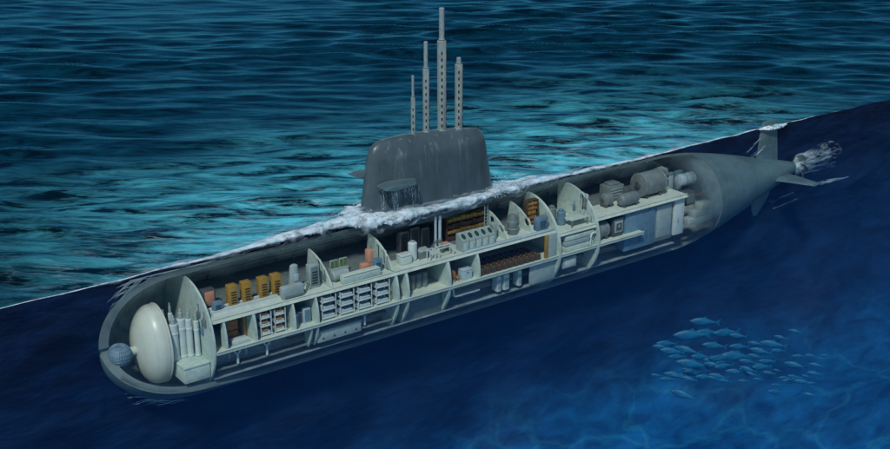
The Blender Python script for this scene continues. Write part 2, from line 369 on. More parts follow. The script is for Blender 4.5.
def section_material(name='deep_water'):
    m = bpy.data.materials.new(name); m.use_nodes = True
    nt = m.node_tree; L = nt.links.new; b = nt.nodes['Principled BSDF']
    tc = nn(nt, 'ShaderNodeTexCoord')
    mp = nn(nt, 'ShaderNodeMapping'); mp.inputs['Scale'].default_value = (.14, .3, .36); L(tc.outputs['Object'], mp.inputs[0])
    n = nn(nt, 'ShaderNodeTexNoise', Scale=1.6, Detail=7., Roughness=.6, Distortion=.7); L(mp.outputs[0], n.inputs['Vector'])
    r = nn(nt, 'ShaderNodeMapRange'); r.inputs[1].default_value = .35; r.inputs[2].default_value = .72; L(n.outputs[0], r.inputs[0])
    m1 = nn(nt, 'ShaderNodeMix', data_type='RGBA'); L(r.outputs[0], m1.inputs[0])
    m1.inputs[6].default_value = (.0006, .0045, .018, 1); m1.inputs[7].default_value = (.0024, .019, .066, 1)
    # pale blue sand where the floor begins
    sx = nn(nt, 'ShaderNodeSeparateXYZ'); L(tc.outputs['Object'], sx.inputs[0])
    nz = nn(nt, 'ShaderNodeTexNoise', Scale=.10, Detail=5., Roughness=.6); L(tc.outputs['Object'], nz.inputs['Vector'])
    ml = nn(nt, 'ShaderNodeMath', operation='MULTIPLY_ADD'); L(nz.outputs[0], ml.inputs[0]); ml.inputs[1].default_value = -9.; L(sx.outputs[2], ml.inputs[2])
    rz = nn(nt, 'ShaderNodeMapRange', interpolation_type='SMOOTHSTEP'); rz.inputs[1].default_value = -22.; rz.inputs[2].default_value = -34.; L(ml.outputs[0], rz.inputs[0])
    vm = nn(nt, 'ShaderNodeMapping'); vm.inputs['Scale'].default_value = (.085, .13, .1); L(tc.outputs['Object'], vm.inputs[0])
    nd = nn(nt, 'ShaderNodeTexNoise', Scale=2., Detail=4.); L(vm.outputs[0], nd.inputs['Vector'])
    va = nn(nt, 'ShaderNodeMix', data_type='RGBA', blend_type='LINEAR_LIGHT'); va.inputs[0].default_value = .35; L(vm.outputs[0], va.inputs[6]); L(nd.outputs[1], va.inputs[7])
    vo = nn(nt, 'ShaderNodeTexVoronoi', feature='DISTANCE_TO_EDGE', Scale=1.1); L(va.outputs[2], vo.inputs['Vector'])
    vr = nn(nt, 'ShaderNodeMapRange'); vr.inputs[1].default_value = 0; vr.inputs[2].default_value = .05; vr.inputs[3].default_value = .30; vr.inputs[4].default_value = 0; L(vo.outputs[0], vr.inputs[0])  # caustic light lines painted into the floor colour as pale veins
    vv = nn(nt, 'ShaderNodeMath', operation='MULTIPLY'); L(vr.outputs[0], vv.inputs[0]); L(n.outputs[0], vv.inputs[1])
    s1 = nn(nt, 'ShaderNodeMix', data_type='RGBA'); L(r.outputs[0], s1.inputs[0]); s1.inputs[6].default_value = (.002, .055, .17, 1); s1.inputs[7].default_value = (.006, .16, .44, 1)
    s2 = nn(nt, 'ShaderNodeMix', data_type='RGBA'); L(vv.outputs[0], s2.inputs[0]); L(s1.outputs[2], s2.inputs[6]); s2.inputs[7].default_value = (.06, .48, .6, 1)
    m2 = nn(nt, 'ShaderNodeMix', data_type='RGBA'); L(rz.outputs[0], m2.inputs[0]); L(m1.outputs[2], m2.inputs[6]); L(s2.outputs[2], m2.inputs[7])
    L(m2.outputs[2], b.inputs['Base Color']); b.inputs['Roughness'].default_value = .7; b.inputs['Specular IOR Level'].default_value = .15
    nb = nn(nt, 'ShaderNodeTexNoise', Scale=1.2, Detail=6.); L(mp.outputs[0], nb.inputs['Vector'])
    bp = nn(nt, 'ShaderNodeBump', Strength=.6, Distance=1.2); L(nb.outputs[0], bp.inputs['Height']); L(bp.outputs[0], b.inputs['Normal'])
    return m
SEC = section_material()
a_, b_, c_ = up_me
me = grid_mesh('deep_water', a_, b_, c_); tag(link('deep_water', me, SEC), kind='structure')
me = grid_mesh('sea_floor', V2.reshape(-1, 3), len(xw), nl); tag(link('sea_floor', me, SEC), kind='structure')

# the clear water on the near side: a closed body of sea with nothing but its own faint blue scatter
bm = bmesh.new(); q = bmesh.ops.create_cube(bm, size=1.0)
bmesh.ops.transform(bm, matrix=Matrix.Translation((150, -99.6, -35.1)) @ Matrix.Diagonal((1500, 200, 70, 1)), verts=q['verts'])
me = bpy.data.meshes.new('water'); bm.to_mesh(me); bm.free()
m = bpy.data.materials.new('clear_sea'); m.use_nodes = True; m.node_tree.nodes.clear()
vo_ = m.node_tree.nodes.new('ShaderNodeVolumePrincipled'); ou_ = m.node_tree.nodes.new('ShaderNodeOutputMaterial')
vo_.inputs['Color'].default_value = (.016, .20, .66, 1); vo_.inputs['Absorption Color'].default_value = (.05, .45, .8, 1)
vo_.inputs['Density'].default_value = .0045; vo_.inputs['Anisotropy'].default_value = .1
m.node_tree.links.new(vo_.outputs[0], ou_.inputs['Volume'])
tag(link('water', me, m, smooth=False), kind='structure')

# ------------------------------------------------------------------ the submarine
sub = thing('submarine', 'long grey submarine cut open along its near side, just under the foaming sea surface', 'submarine', (NOSE, 0, ZC))
sub.matrix_parent_inverse = Matrix.Identity(4)
def spart(mb, name, m, label=None, parent=None):
    o = mb.build(name, m, None, label)
    o.parent = parent or sub
    if parent is None: o.matrix_parent_inverse = Matrix.Translation(sub.location).inverted()
    return o
# hull: outer and inner skins with the near quarter taken out
hx = np.concatenate([NOSE + 6.5*(1-np.cos(np.linspace(.02, 1, 22)*PI/2)), np.arange(34, 84, 1.), np.arange(84, 105.2, .55), [TAIL]])
NT = 64; XCUT = 88.6
hx = np.concatenate([hx[hx < XCUT - .2], [XCUT], hx[hx > XCUT + .2]])
hro = hull_r(hx)
xin = np.where(hx < 33.4, NOSE + .75 + (hx-NOSE)*(33.4-NOSE-.75)/(33.4-NOSE), hx)
hri = np.where(hx < 33.4, (RH-.5)*(np.clip(1-np.clip((33.4-xin)/(33.4-NOSE-.75), 0, 1)**2.2, 0, 1))**(1/2.2), hro - .28 - .22*np.clip((40-hx)/6, 0, 1)); hri = np.maximum(hri, .02)
def ring(r, x, a):
    return np.stack([np.full(len(a), x), r*np.cos(a), ZC + r*np.sin(a)], -1)
def lo_angle(x): return R_(222 + 16*min(max((x-31)/9, 0), 1)**1.5)
bm = bmesh.new(); rimf = []; innf = []
def shell(idx, closed):
    O, I = [], []
    for i in idx:
        a = np.linspace(R_(90), R_(450), NT+1)[:-1] if closed else np.linspace(lo_angle(hx[i]), R_(450), NT)
        O.append([bm.verts.new(p) for p in ring(hro[i], hx[i], a)]); I.append([bm.verts.new(p) for p in ring(hri[i], xin[i], a)])
    n_ = len(O[0]); m_ = n_ if closed else n_-1
    for k in range(len(O)-1):
        for j in range(m_):
            j2 = (j+1) % n_
            bm.faces.new((O[k][j], O[k+1][j], O[k+1][j2], O[k][j2])); innf.append(bm.faces.new((I[k][j2], I[k+1][j2], I[k+1][j], I[k][j])))
        if not closed:
            rimf.append(bm.faces.new((O[k][0], I[k][0], I[k+1][0], O[k+1][0]))); rimf.append(bm.faces.new((O[k][-1], O[k+1][-1], I[k+1][-1], I[k][-1])))
    for k, fl in ((0, 1), (-1, 0)):
        if not closed and k == -1: continue
        for j in range(m_):
            j2 = (j+1) % n_; rimf.append(bm.faces.new((O[k][j], O[k][j2], I[k][j2], I[k][j])))
ic = int(np.argmin(np.abs(hx-XCUT)))
shell(range(0, ic+1), False); shell(range(ic, len(hx)), True)
bmesh.ops.recalc_face_normals(bm, faces=bm.faces[:])
for f in innf: f.material_index = 2
for f in rimf: f.material_index = 1
mb = MB(); mb.bm.free(); mb.bm = bm
hull = spart(mb, 'hull', 'hull'); hull.data.materials.append(M['section']); hull.data.materials.append(M['inner'])
# glassy wet skin that carries the hull's shape on over the opening
def skin(x0, x1, fa0, fa1, label, nx=90, na=14, fade=lambda t: 1.):
    V = np.zeros((nx, na, 3)); X_ = np.linspace(x0, x1, nx)
    for i, x in enumerate(X_):
        a = np.linspace(fa0(x), fa1(x), na); V[i] = ring(float(hull_r(x)) - .06, x, a)
    me = grid_mesh('hull_skin', V.reshape(-1, 3), nx, na); at = me.attributes.new('fade', 'FLOAT', 'POINT'); at.data.foreach_set('value', np.tile([fade(j/(na-1)) for j in range(na)], nx).astype(np.float32)); o = link('hull_skin', me, 'skin', sub, label)
    o.matrix_parent_inverse = Matrix.Translation(sub.location).inverted(); return o
skin(27.6, XCUT, lambda x: R_(203 - 6*math.sin(x*.8)*.3), lambda x: lo_angle(x)+.02, 'translucent lower skin over the keel tanks', fade=lambda t: min(1, t*2.2)**1.3)
skin(27.4, XCUT, lambda x: R_(88), lambda x: R_(114 + 4*math.sin(x*.9) + 3*math.sin(x*2.3)), 'translucent wet skin along the crown', fade=lambda t: (1-t)**1.4)
skin(82.5, XCUT+.3, lambda x: R_(100), lambda x: R_(206), 'translucent skin where the tail closes', 40, 30, fade=lambda t: min(1, t*6, (1-t)*6))

RI = 4.45
def arc(r, a0, a1, k, zc=ZC):
    return [(r*math.cos(R_(a0+(a1-a0)*i/k)), zc + r*math.sin(R_(a0+(a1-a0)*i/k))) for i in range(k+1)]
# bulkheads: whole discs (near half catches the light through the cut) with an arched doorway slot
def bulkhead(x, t, r, z0=None, holes=(), label=None, name='bulkhead', m='paint', ymax=None):
    mb = MB()
    pts = arc(r, 90, 450, 72, ZC-.1)[:-1]
    if z0 is not None: pts = [p for p in pts if p[1] >= z0]
    if ymax is not None: pts = [p for p in pts if p[0] <= ymax]
    if z0 is not None or ymax is not None:
        if z0 is not None and ymax is not None: pts.append((ymax, z0))
    v0 = []
    tmp = bmesh.new()
    rings = [pts] + [list(h) for h in holes]
    edges = []
    for ring in rings:
        vs = [tmp.verts.new((x, p[0], p[1])) for p in ring]
        edges += [tmp.edges.new((vs[i], vs[(i+1) % len(vs)])) for i in range(len(vs))]
    bmesh.ops.triangle_fill(tmp, use_beauty=True, use_dissolve=False, edges=edges)
    fs = tmp.faces[:]
    r_ = bmesh.ops.extrude_face_region(tmp, geom=fs)
    bmesh.ops.translate(tmp, verts=[g for g in r_['geom'] if isinstance(g, bmesh.types.BMVert)], vec=(t, 0, 0))
    bmesh.ops.recalc_face_normals(tmp, faces=tmp.faces[:])
    mb.bm.free(); mb.bm = tmp
    return spart(mb, name, m, label)
def slot(y, z0, z1, w=.28):
    return [(y+w*math.cos(R_(a)), z1 - w + w*math.sin(R_(a))) for a in range(0, 181, 20)] + [(y-w, z0), (y+w, z0)]
def disc(y, z, r):
    return [(y+r*math.cos(R_(a)), z+r*math.sin(R_(a))) for a in range(0, 360, 20)]
U, LW = -3.0, -5.4                       # deck tops
TU, TL = .26, .24
bulkhead(33.85, .16, 4.32, None, [], 'tall white bulkhead aft of the upright tubes')
bulkhead(44.2, .16, 4.32, U, [slot(-1.9, -2.8, -1.2, .24)], ymax=.0)
bulkhead(49.85, .18, 4.38, U, [slot(-2.55, -2.75, -1.5, .2), slot(-1.75, -2.75, -1.25, .2)], ymax=.0)
bulkhead(61.9, .14, 4.2, U, [disc(-2.75, -2.2, .33), slot(-1.45, -2.9, -1.4, .3)], ymax=.0)
bulkhead(64.8, .14, 4.2, U, [disc(-2.7, -2.2, .36)], ymax=.0)
bulkhead(67.15, .24, 4.5, None, [], 'broad white bulkhead reaching down through both decks', ymax=.4)
# split bulkhead with its open doorway
bulkhead(71.85, .22, 4.5, None, [slot(-2.35, -2.95, -.9, .42)], 'broad white bulkhead with an open arched doorway', ymax=1.4)
bulkhead(83.4, .3, 4.0, None, [], 'dark after bulkhead behind the turbines', m='grey', ymax=-99) if False else None
# decks
def deck(x0, x1, ztop, t, m, name, label=None, ydk=3.6):
    mb = MB()
    ye = -math.sqrt(4.42**2-(ztop-ZC)**2); ye2 = -math.sqrt(4.42**2-(ztop-t-ZC)**2)
    mb.prism([(ye, ztop), (ye2, ztop-t), (ydk, ztop-t), (ydk, ztop)], 'x', x0, x1)
    mb.box(x0, x1, ye-.05, ye+.06, ztop+.004, ztop+.075, .02)
    return spart(mb, name, m, label)
deck(34.05, 67.1, U, TU, 'deck', 'upper_deck', ydk=-1.75); deck(67.45, 71.8, U-.45, TU, 'deck', 'upper_deck', 'short lowered deck between the two broad bulkheads')
deck(72.1, 83.9, U, TU, 'deck', 'upper_deck', 'after deck carrying the turbines', ydk=-1.2)
for x0_, x1_, y_ in ((34.05, 67.1, -1.745), (72.1, 83.9, -1.195)):
    mb = MB(); mb.box(x0_, x1_, y_, 3.6, U-TU, U-.03, 0); spart(mb, 'dark_backing', 'grey', 'dark sheet added along the far side of the deck as background')  # dark sheet added so the space behind the deck reads dark
mb = MB(); mb.prism([(-3.5, -7.85), (-3.5, -7.95), (-1.2, -8.1), (-1.2, -8.0)], 'x', 34.1, 83); spart(mb, 'tank_bottom', 'inner')
mb = MB(); mb.box(34.1, 83, -1.3, -1.15, -7.99, LW-TL-.02, 0); spart(mb, 'tank_wall', 'inner')
deck(34.05, 67.1, LW, TL, 'deck', 'lower_deck'); deck(67.45, 71.8, LW, TL, 'deck', 'lower_deck'); deck(72.1, 77.8, LW, TL, 'deck', 'lower_deck')
# frames between the decks
def frame(x, t, z0, z1, ydeep, name='frame', m='paint', rr=4.36):
    pts = []
    for i in range(9):
        z = z0+(z1-z0)*i/8; pts.append((-math.sqrt(rr**2-(z-ZC)**2), z))
    pts += [(ydeep, z1), (ydeep, z0)]
    mb = MB(); mb.prism(pts, 'x', x, x+t); return spart(mb, name, m)
for x, t, yd in ((34.8, .16, -3.6), (37.2, .2, -1), (40.55, .14, -1.5), (42.55, .16, -.5), (49.95, .22, -2.2), (50.95, .22, -2.2), (55.1, .26, -1.2), (58.2, .22, -1)):
    frame(x, t, LW+.004, U-TU-.004, yd)
for x, t in ((49.95, .22), (50.95, .22), (55.1, .26)):
    frame(x, t, -8.0, LW-TL-.004, -2.0)
for x, yd in ((42.0, -3.2), (42.55, -3.2)):
    frame(x, .12, -7.4, LW-TL-.004, yd)
# keel wall panels below the lower deck and the battery hold's end panels
mb = MB(); mb.box(51.2, 55.05, -3.4, -3.25, -7.9, LW-TL-.004, .02); spart(mb, 'tank_wall', 'grey')
mb = MB(); mb.box(64.2, 67.1, -4.0, -3.85, -7.6, LW-TL-.004, .02); spart(mb, 'tank_wall', 'lgrey')
mb = MB(); mb.box(66.15, 67.1, -4.15, -3.9, LW+.004, U-TU-.004, .02); spart(mb, 'hold_panel', 'lgrey')
mb = MB(); mb.box(65.8, 66.1, -4.2, -3.95, LW+.004, U-TU-.004, .03); spart(mb, 'hold_post', 'yellow', 'ochre post at the after end of the hold')
# transverse back walls that close the lower compartments
mb = MB(); mb.box(34.1, 67.0, .35, .5, LW+.004, U-TU-.004, .02); spart(mb, 'inner_wall', 'dgrey')
# rails along the upper deck (walkway plates)
mb = MB(); mb.box(57.2, 63.2, -4.02, -3.55, U+.004, U+.1, .02); mb.box(63.4, 66.9, -4.02, -3.6, U+.004, U+.1, .02); spart(mb, 'walkway_plate', 'pblue')
rb = random.Random(5)
for xb, spots in ((33.85, ((-2.6, -4.2), (-3.1, -3.4), (-2.2, -3.0))), (44.2, ((-2.9, -2.4), (-1.0, -2.3))), (49.85, ((-3.2, -2.5), (-.9, -2.2))), (61.9, ((-.7, -2.4),)), (64.8, ((-1.6, -2.3),)), (67.15, ((-2.6, -2.6), (-1.6, -2.2), (-3.6, -4.4), (-2.6, -3.6))), (71.85, ((-3.5, -3.6), (-3.3, -4.6), (-1.2, -2.6)))):
    for y, z in spots:
        w_, h_ = rb.uniform(.12, .22), rb.uniform(.18, .34); mb = MB(); mb.box(xb-.14, xb-.004, y-w_, y+w_, z-h_, z+h_, .03); spart(mb, 'junction_box', rb.choice(['grey', 'lgrey', 'blue']))
        mb = MB(); mb.tube([(xb-.05, y, z+h_+.004), (xb-.05, y+.02, z+h_+rb.uniform(.3, .6))], .035, 6); spart(mb, 'conduit', 'grey')
# the dome
prof = []
for i in range(15):
    a = i/14*PI/2; prof.append((3.05*math.sin(a)+.01, 31.35-1.55*math.cos(a)))
prof += [(3.05, 31.6), (2.98, 31.62), (2.98, 31.66), (3.1, 31.68), (3.1, 31.8)]
mb = MB(); mb.lathe(prof, 'x', (-.35, -.1, -5.4), 56, sx=.80)
spart(mb, 'pressure_dome', 'dome', 'smooth cream end dome behind the sonar ball')
mb = MB(); mb.cyl(.33, 28.6, 30.1, 'x', (0, -.35, -5.4)); spart(mb, 'sonar_neck', 'dome')
mb = MB()
mb.box(31.75, 33.8, -3.55, .6, -7.6, -6.45, .05); mb.box(31.72, 33.83, -3.6, .6, -6.45, -6.3, .03)
spart(mb, 'tube_platform', 'paint')

# frames round the far side of the inner hull
mb = MB()
for x in list(np.arange(36, 83, 1.55)):
    pts = arc(4.56, -40, 88, 26) + arc(4.38, 88, -40, 26); mb.prism(pts, 'x', x, x+.09)
spart(mb, 'hull_ribs', 'inner')

for y_, z_, r_p, x0_, x1_, m_ in ((-3.55, -7.2, .11, 34.3, 50, 'grey'), (-2.6, -6.9, .16, 34.3, 82, 'grey'), (-2.0, -6.3, .1, 34.3, 82, 'lgrey'), (2.9, -1.9, .12, 36, 82, 'blue'), (3.3, -2.4, .09, 36, 82, 'grey'), (2.2, -1.4, .07, 36, 82, 'lgrey'), (.2, -3.5, .07, 34.2, 66.9, 'lgrey'), (.2, -3.7, .05, 34.2, 66.9, 'blue')):
    mb = MB(); mb.tube([(x0_+(x1_-x0_)*i/30, y_, z_+.02*math.sin(i*1.9)) for i in range(31)], r_p, 8); spart(mb, 'pipe_run', m_)
# sail
def sail_section(z, ztop_shift):
    pass
def sail_mesh():
    bm = bmesh.new(); nz, na = 40, 64; rings = []
    for k in range(nz+1):
        s = k/nz
        z = -.45 + 7.4*(1-(1-s)**1.25)
        zc = 5.0; H = 1.95
        q = 0 if z < zc else min(1, (z-zc)/H)
        f = max((1-q**2.4)**(1/2.4), 0) if q < 1 else 0
        x0 = 49.35 + .16*max(z, 0)*.95; x1 = 63.0 - .17*max(z, 0)
        fx = .5 + .5*f if q > 0 else 1
        cx = (x0+x1)/2 + .3*(1-f); hl = (x1-x0)/2*(.80+.20*f if f > .001 else .78)
        w = (1.75 - .05*max(z, 0))*(f if q > 0 else 1)
        ring = []
        for i in range(na):
            a = 2*PI*i/na; ca, sa = math.cos(a), math.sin(a)
            # blunt nose, drawn-out tail
            xx = cx + hl*(abs(ca)**.85)*(1 if ca > 0 else -1)
            t = (xx-(cx-hl))/(2*hl)
            wid = w*min(1, 1.0*(max(t, 0)**.42)*1.32)*(max(1-t, 0)**.36)*1.22
            yy = wid*(1 if sa > 0 else -1) if abs(sa) > 1e-6 else 0
            zz = z - .035*(xx-52)*max(0, z)/7*(1 if True else 0)
            if q > .0: zz -= q*.5*((t-.40)**2)*4*.42
            ring.append(bm.verts.new((xx, yy, zz)))
        rings.append(ring)
    for k in range(nz):
        for i in range(na):
            bm.faces.new((rings[k][i], rings[k][(i+1) % na], rings[k+1][(i+1) % na], rings[k+1][i]))
    bm.faces.new(rings[-1]); bm.faces.new(rings[0])
    bmesh.ops.remove_doubles(bm, verts=bm.verts[:], dist=.004)
    bmesh.ops.recalc_face_normals(bm, faces=bm.faces[:])
    return bm
mb = MB(); mb.bm.free(); mb.bm = sail_mesh()
sail = spart(mb, 'sail', 'sail', 'dark streaming wet sail')
sail.data.set_sharp_from_angle(angle=R_(70))
def sail_plane(sgn):
    mb = MB(); y0, y1 = 1.2*sgn, 2.85*sgn
    sec = lambda x0, x1, z, t: [(x0, z), (x0+.25*(x1-x0), z+t), (x0+.6*(x1-x0), z+t*.8), (x1, z), (x0+.6*(x1-x0), z-t*.8), (x0+.25*(x1-x0), z-t)]
    va = [mb.bm.verts.new((p[0], y0, p[1])) for p in sec(50.2, 54.0, 3.5, .2)]
    vb = [mb.bm.verts.new((p[0], y1, p[1])) for p in sec(50.0, 53.0, 3.5, .15)]
    fs = [mb.bm.faces.new(va), mb.bm.faces.new(vb)]
    for i in range(6): fs.append(mb.bm.faces.new((va[i], va[(i+1) % 6], vb[(i+1) % 6], vb[i])))
    bmesh.ops.recalc_face_normals(mb.bm, faces=fs)
    o = spart(mb, 'sail_plane', 'hull', None); o.parent = sail; o.matrix_parent_inverse = Matrix.Translation(sub.location).inverted()
    o.matrix_parent_inverse = Matrix.Identity(4)
    return o
# the sail's own frame is the world shifted by its parent inverse, so children sit directly in world coordinates
sail_plane(-1); sail_plane(1)
def mast(x, y, zb, zs, zt, r0, r1, holes, label):
    mb = MB()
    mb.cyl(r0, zb-.6, zs, 'z', (x, y, 0), 16, ch=.06)
    mb.box(x-r0*.35, x+r0*.35, y-r0-.05, y-r0+.1, zb, zs-.15, .02)
    mb.cyl(r0*1.2, zb-.3, zb+.1, 'z', (x, y, 0), 16)
    o = spart(mb, 'mast', 'mast', label)
    mb = MB(); mb.cyl(r1, zs, zt, 'z', (x, y, 0), 14, ch=.05)
    mb.cyl(r1*1.18, zs+.02, zs+.16, 'z', (x, y, 0), 14)
    t = spart(mb, 'mast_tube', 'mast', None, o)
    k = int((zs-zb-.5)/.55)
    for q in (-1, 1):
        for i in range(k):
            z = zb+.35+i*.55; mb = MB()
            mb.box(x+q*r0*.52-.07, x+q*r0*.52+.07, y-r0*.9, y-r0*.78+.02, z, z+.24, .01); spart(mb, 'slot', 'black', None, o)
mast(54.7, 0, 6.75, 9.85, 11.65, .18, .11, True, 'shortest and thinnest mast')
mast(56.0, 0, 6.75, 12.05, 14.25, .27, .17, True, 'second tallest mast')
mast(57.6, 0, 6.65, 14.15, 16.8, .38, .22, True, 'tallest mast with rows of dark slots')
mast(59.35, 0, 6.5, 12.0, 12.55, .33, .2, True, 'thick mast with a short cap nearest the tail')

# tail
def fin(secs, name, label):
    # secs: list of (span position, x0, x1, thickness, fixed z or y), spanning along axis
    mb = MB(); rings = []
    for P in secs:
        rings.append([mb.bm.verts.new(p) for p in P])
    fs = [mb.bm.faces.new(rings[0]), mb.bm.faces.new(rings[-1])]
    m_ = len(rings[0])
    for k in range(len(rings)-1):
        for i in range(m_): fs.append(mb.bm.faces.new((rings[k][i], rings[k][(i+1) % m_], rings[k+1][(i+1) % m_], rings[k+1][i])))
    bmesh.ops.recalc_face_normals(mb.bm, faces=fs)
    return spart(mb, name, 'hull', label)
foil = [(0, 0), (.05, .45), (.15, .8), (.3, 1), (.55, .8), (.8, .4), (1, .03)]
def vert_sec(z, x0, x1, t):
    return [(x0+f*(x1-x0), -w*t, z) for f, w in foil] + [(x0+f*(x1-x0), w*t, z) for f, w in foil[::-1]][1:-1] 
def hor_sec(y, x0, x1, t, z):
    return [(x0+f*(x1-x0), y, z+w*t) for f, w in foil] + [(x0+f*(x1-x0), y, z-w*t) for f, w in foil[::-1]][1:-1]
fin([vert_sec(-4.2, 98.3, 102.4, .3), vert_sec(-2.5, 98.8, 102.1, .26), vert_sec(.2, 99.0, 101.7, .2), vert_sec(.85, 99.25, 101.5, .14)], 'upper_rudder', 'rudder fin breaking the surface')
fin([vert_sec(-5.6, 98.2, 102.0, .3), vert_sec(-7.6, 98.4, 101.3, .24), vert_sec(-9.4, 98.9, 100.0, .14)], 'lower_rudder', 'rudder fin pointing down')
fin([hor_sec(-.6, 99.2, 103.2, .3, -5.2), hor_sec(-2.5, 100.3, 103.2, .24, -5.2), hor_sec(-5.2, 101.6, 103.0, .13, -5.2)], 'stern_plane', 'near side stern plane')
fin([hor_sec(.6, 99.2, 103.2, .3, -5.2), hor_sec(2.5, 100.3, 103.2, .24, -5.2), hor_sec(5.0, 101.6, 103.0, .13, -5.2)], 'stern_plane', 'far side stern plane') if False else None
mb = MB(); mb.lathe([(.56, 105.0), (.6, 105.3), (.5, 105.8), (.25, 106.3), (.05, 106.5)], 'x', (0, 0, ZC), 24)
prop = spart(mb, 'propeller', 'grey')
for k in range(7):
    a = 2*PI*k/7; mb = MB(); rows = []
    for r, w, tw in ((.45, .3, .9), (.9, .5, .75), (1.4, .55, .6), (1.75, .3, .5)):
        row = []
        for s in (-1, 0, 1):
            dx = s*w*math.sin(tw)*.8; da = s*w*math.cos(tw)/max(r, .5) + .25*r
            row.append((105.5+dx, r*math.cos(a+da), ZC + r*math.sin(a+da)))
        rows.append(row)
    f_ = [[mb.bm.verts.new(p) for p in row] for row in rows]; g_ = [[mb.bm.verts.new((p[0]+.07, p[1], p[2])) for p in row] for row in rows]
    fs = []
    for i in range(3):
        for j in range(2):
            fs.append(mb.bm.faces.new((f_[i][j], f_[i+1][j], f_[i+1][j+1], f_[i][j+1]))); fs.append(mb.bm.faces.new((g_[i][j+1], g_[i+1][j+1], g_[i+1][j], g_[i][j])))
    loop = [(0, 0), (1, 0), (2, 0), (3, 0), (3, 1), (3, 2), (2, 2), (1, 2), (0, 2), (0, 1)]
    for q in range(len(loop)):
        p1, p2 = loop[q], loop[(q+1) % len(loop)]
        fs.append(mb.bm.faces.new((f_[p1[0]][p1[1]], f_[p2[0]][p2[1]], g_[p2[0]][p2[1]], g_[p1[0]][p1[1]])))
    bmesh.ops.recalc_face_normals(mb.bm, faces=fs)
    spart(mb, 'propeller_blade', 'grey', None, prop)

# ------------------------------------------------------------------ equipment aboard
E_ = .004
def simple(name, label, cat, loc, parts, group=None, rz=0):
    t = thing(name, label, cat, loc, rz, group)
    for nm, mb, m in parts: mb.build(nm, m, t)
    return t
# sonar ball with raised ribs
t = thing('sonar_ball', 'blue grey ribbed ball in the open bow, ahead of the cream dome', 'sonar', (28.25, -.4, -5.45))
mb = MB(); mb.lathe([(.86*math.sin(PI*i/20)+.005, -.86*math.cos(PI*i/20)) for i in range(21)], 'z', n=32); mb.build('ball', 'sonar', t)
mb = MB()
for k in range(16):
    a = PI*k/16
    pts = [(.885*math.cos(2*PI*i/32)*math.cos(a), .885*math.cos(2*PI*i/32)*math.sin(a), .885*math.sin(2*PI*i/32)) for i in range(33)]
    mb.tube(pts, .028, 5)
for k in range(-3, 4):
    z = .25*k; r = math.sqrt(.885**2-z*z); mb.tube([(r*math.cos(2*PI*i/32), r*math.sin(2*PI*i/32), z) for i in range(33)], .028, 5)
mb.build('rib_cage', 'blue', t)

# upright launch tubes
def launch_tube(label, loc, h, r):
    t = thing('launch_tube', label, 'launch tube', loc, 0, 'launch tubes standing behind the dome')
    mb = MB(); mb.cyl(r, 0, h*.8, 'z', n=20, ch=.05); mb.cyl(r*1.12, 0, .2, 'z', n=20); mb.cyl(r*1.1, h*.56, h*.62, 'z', n=20); mb.build('barrel', 'white', t)
    mb = MB(); mb.cyl(r*.55, h*.8+E_, h*.93, 'z', n=16); mb.build('neck', 'lgrey', t)
    mb = MB(); mb.lathe([(r*.3, h*.93+E_), (r*.32, h*.97), (r*.2, h*.99), (.02, h)], 'z', n=14); mb.build('tip', 'lgrey', t)
    return t
zb = -6.3+E_
launch_tube('slim white launch tube half hidden by the rim of the cream dome', (31.75, -.5, zb), 3.6, .22)
launch_tube('stout white launch tube nearest the cream dome on the platform edge', (31.95, -1.75, zb), 3.55, .31)
launch_tube('stout white launch tube in the middle of the row of tubes', (32.6, -1.65, zb), 3.85, .31)
launch_tube('white launch tube second from the tall white bulkhead', (33.1, -1.85, zb), 3.75, .25)
launch_tube('slim white launch tube standing close against the tall white bulkhead', (33.55, -2.15, zb), 3.55, .2)
launch_tube('thin white launch tube at the back, tip showing between the stout pair', (32.3, -.5, zb), 4.0, .17)

def cabinet(name, label, cat, loc, w, d, h, m, door='dgrey', group=None, bev=.04, vents=True):
    t = thing(name, label, cat, loc, 0, group)
    MB().box(-w/2, w/2, -d/2, d/2, 0, h, bev).build('body', m, t)
    mb = MB(); mb.box(-w*.38, w*.38, -d/2-.025, -d/2+.03, h*.1, h*.92, .02); o = mb.build('door', m if door is None else door, t)
    if vents:
        mb = MB()
        for i in range(5): mb.box(-w*.28, w*.28, -d/2-.05, -d/2-.02, h*(.2+.12*i), h*(.24+.12*i), 0)
        mb.build('vent', 'black', o)
    return t
UZ, LZ = U+E_, LW+E_
c0 = cabinet('electronics_cabinet', 'ochre yellow cabinet on the upper deck, first of four behind the long rail', 'cabinet', (36.45, -2.4, UZ), .72, .6, 1.75, 'yellow', 'yellow', 'yellow cabinets on the upper deck')
for x, lb in ((37.6, 'ochre yellow cabinet on the upper deck, second of four behind the long rail'), (39.0, 'ochre yellow cabinet on the upper deck, third of four behind the long rail'), (40.1, 'ochre yellow cabinet on the upper deck, last of four, by the pale column')):
    dup(c0, (x, -2.4, UZ), label=lb)
t = cabinet('plotting_cabinet', 'low cabinet with a pinkish top behind the tall white bulkhead', 'cabinet', (35.05, -1.2, UZ), 1.0, .7, 1.35, 'dgrey', 'salmon', vents=False)
t = cabinet('plotting_cabinet', 'small blue locker beside the tall white bulkhead on the upper deck', 'locker', (35.1, -2.6, UZ), .75, .5, .8, 'blue', None)
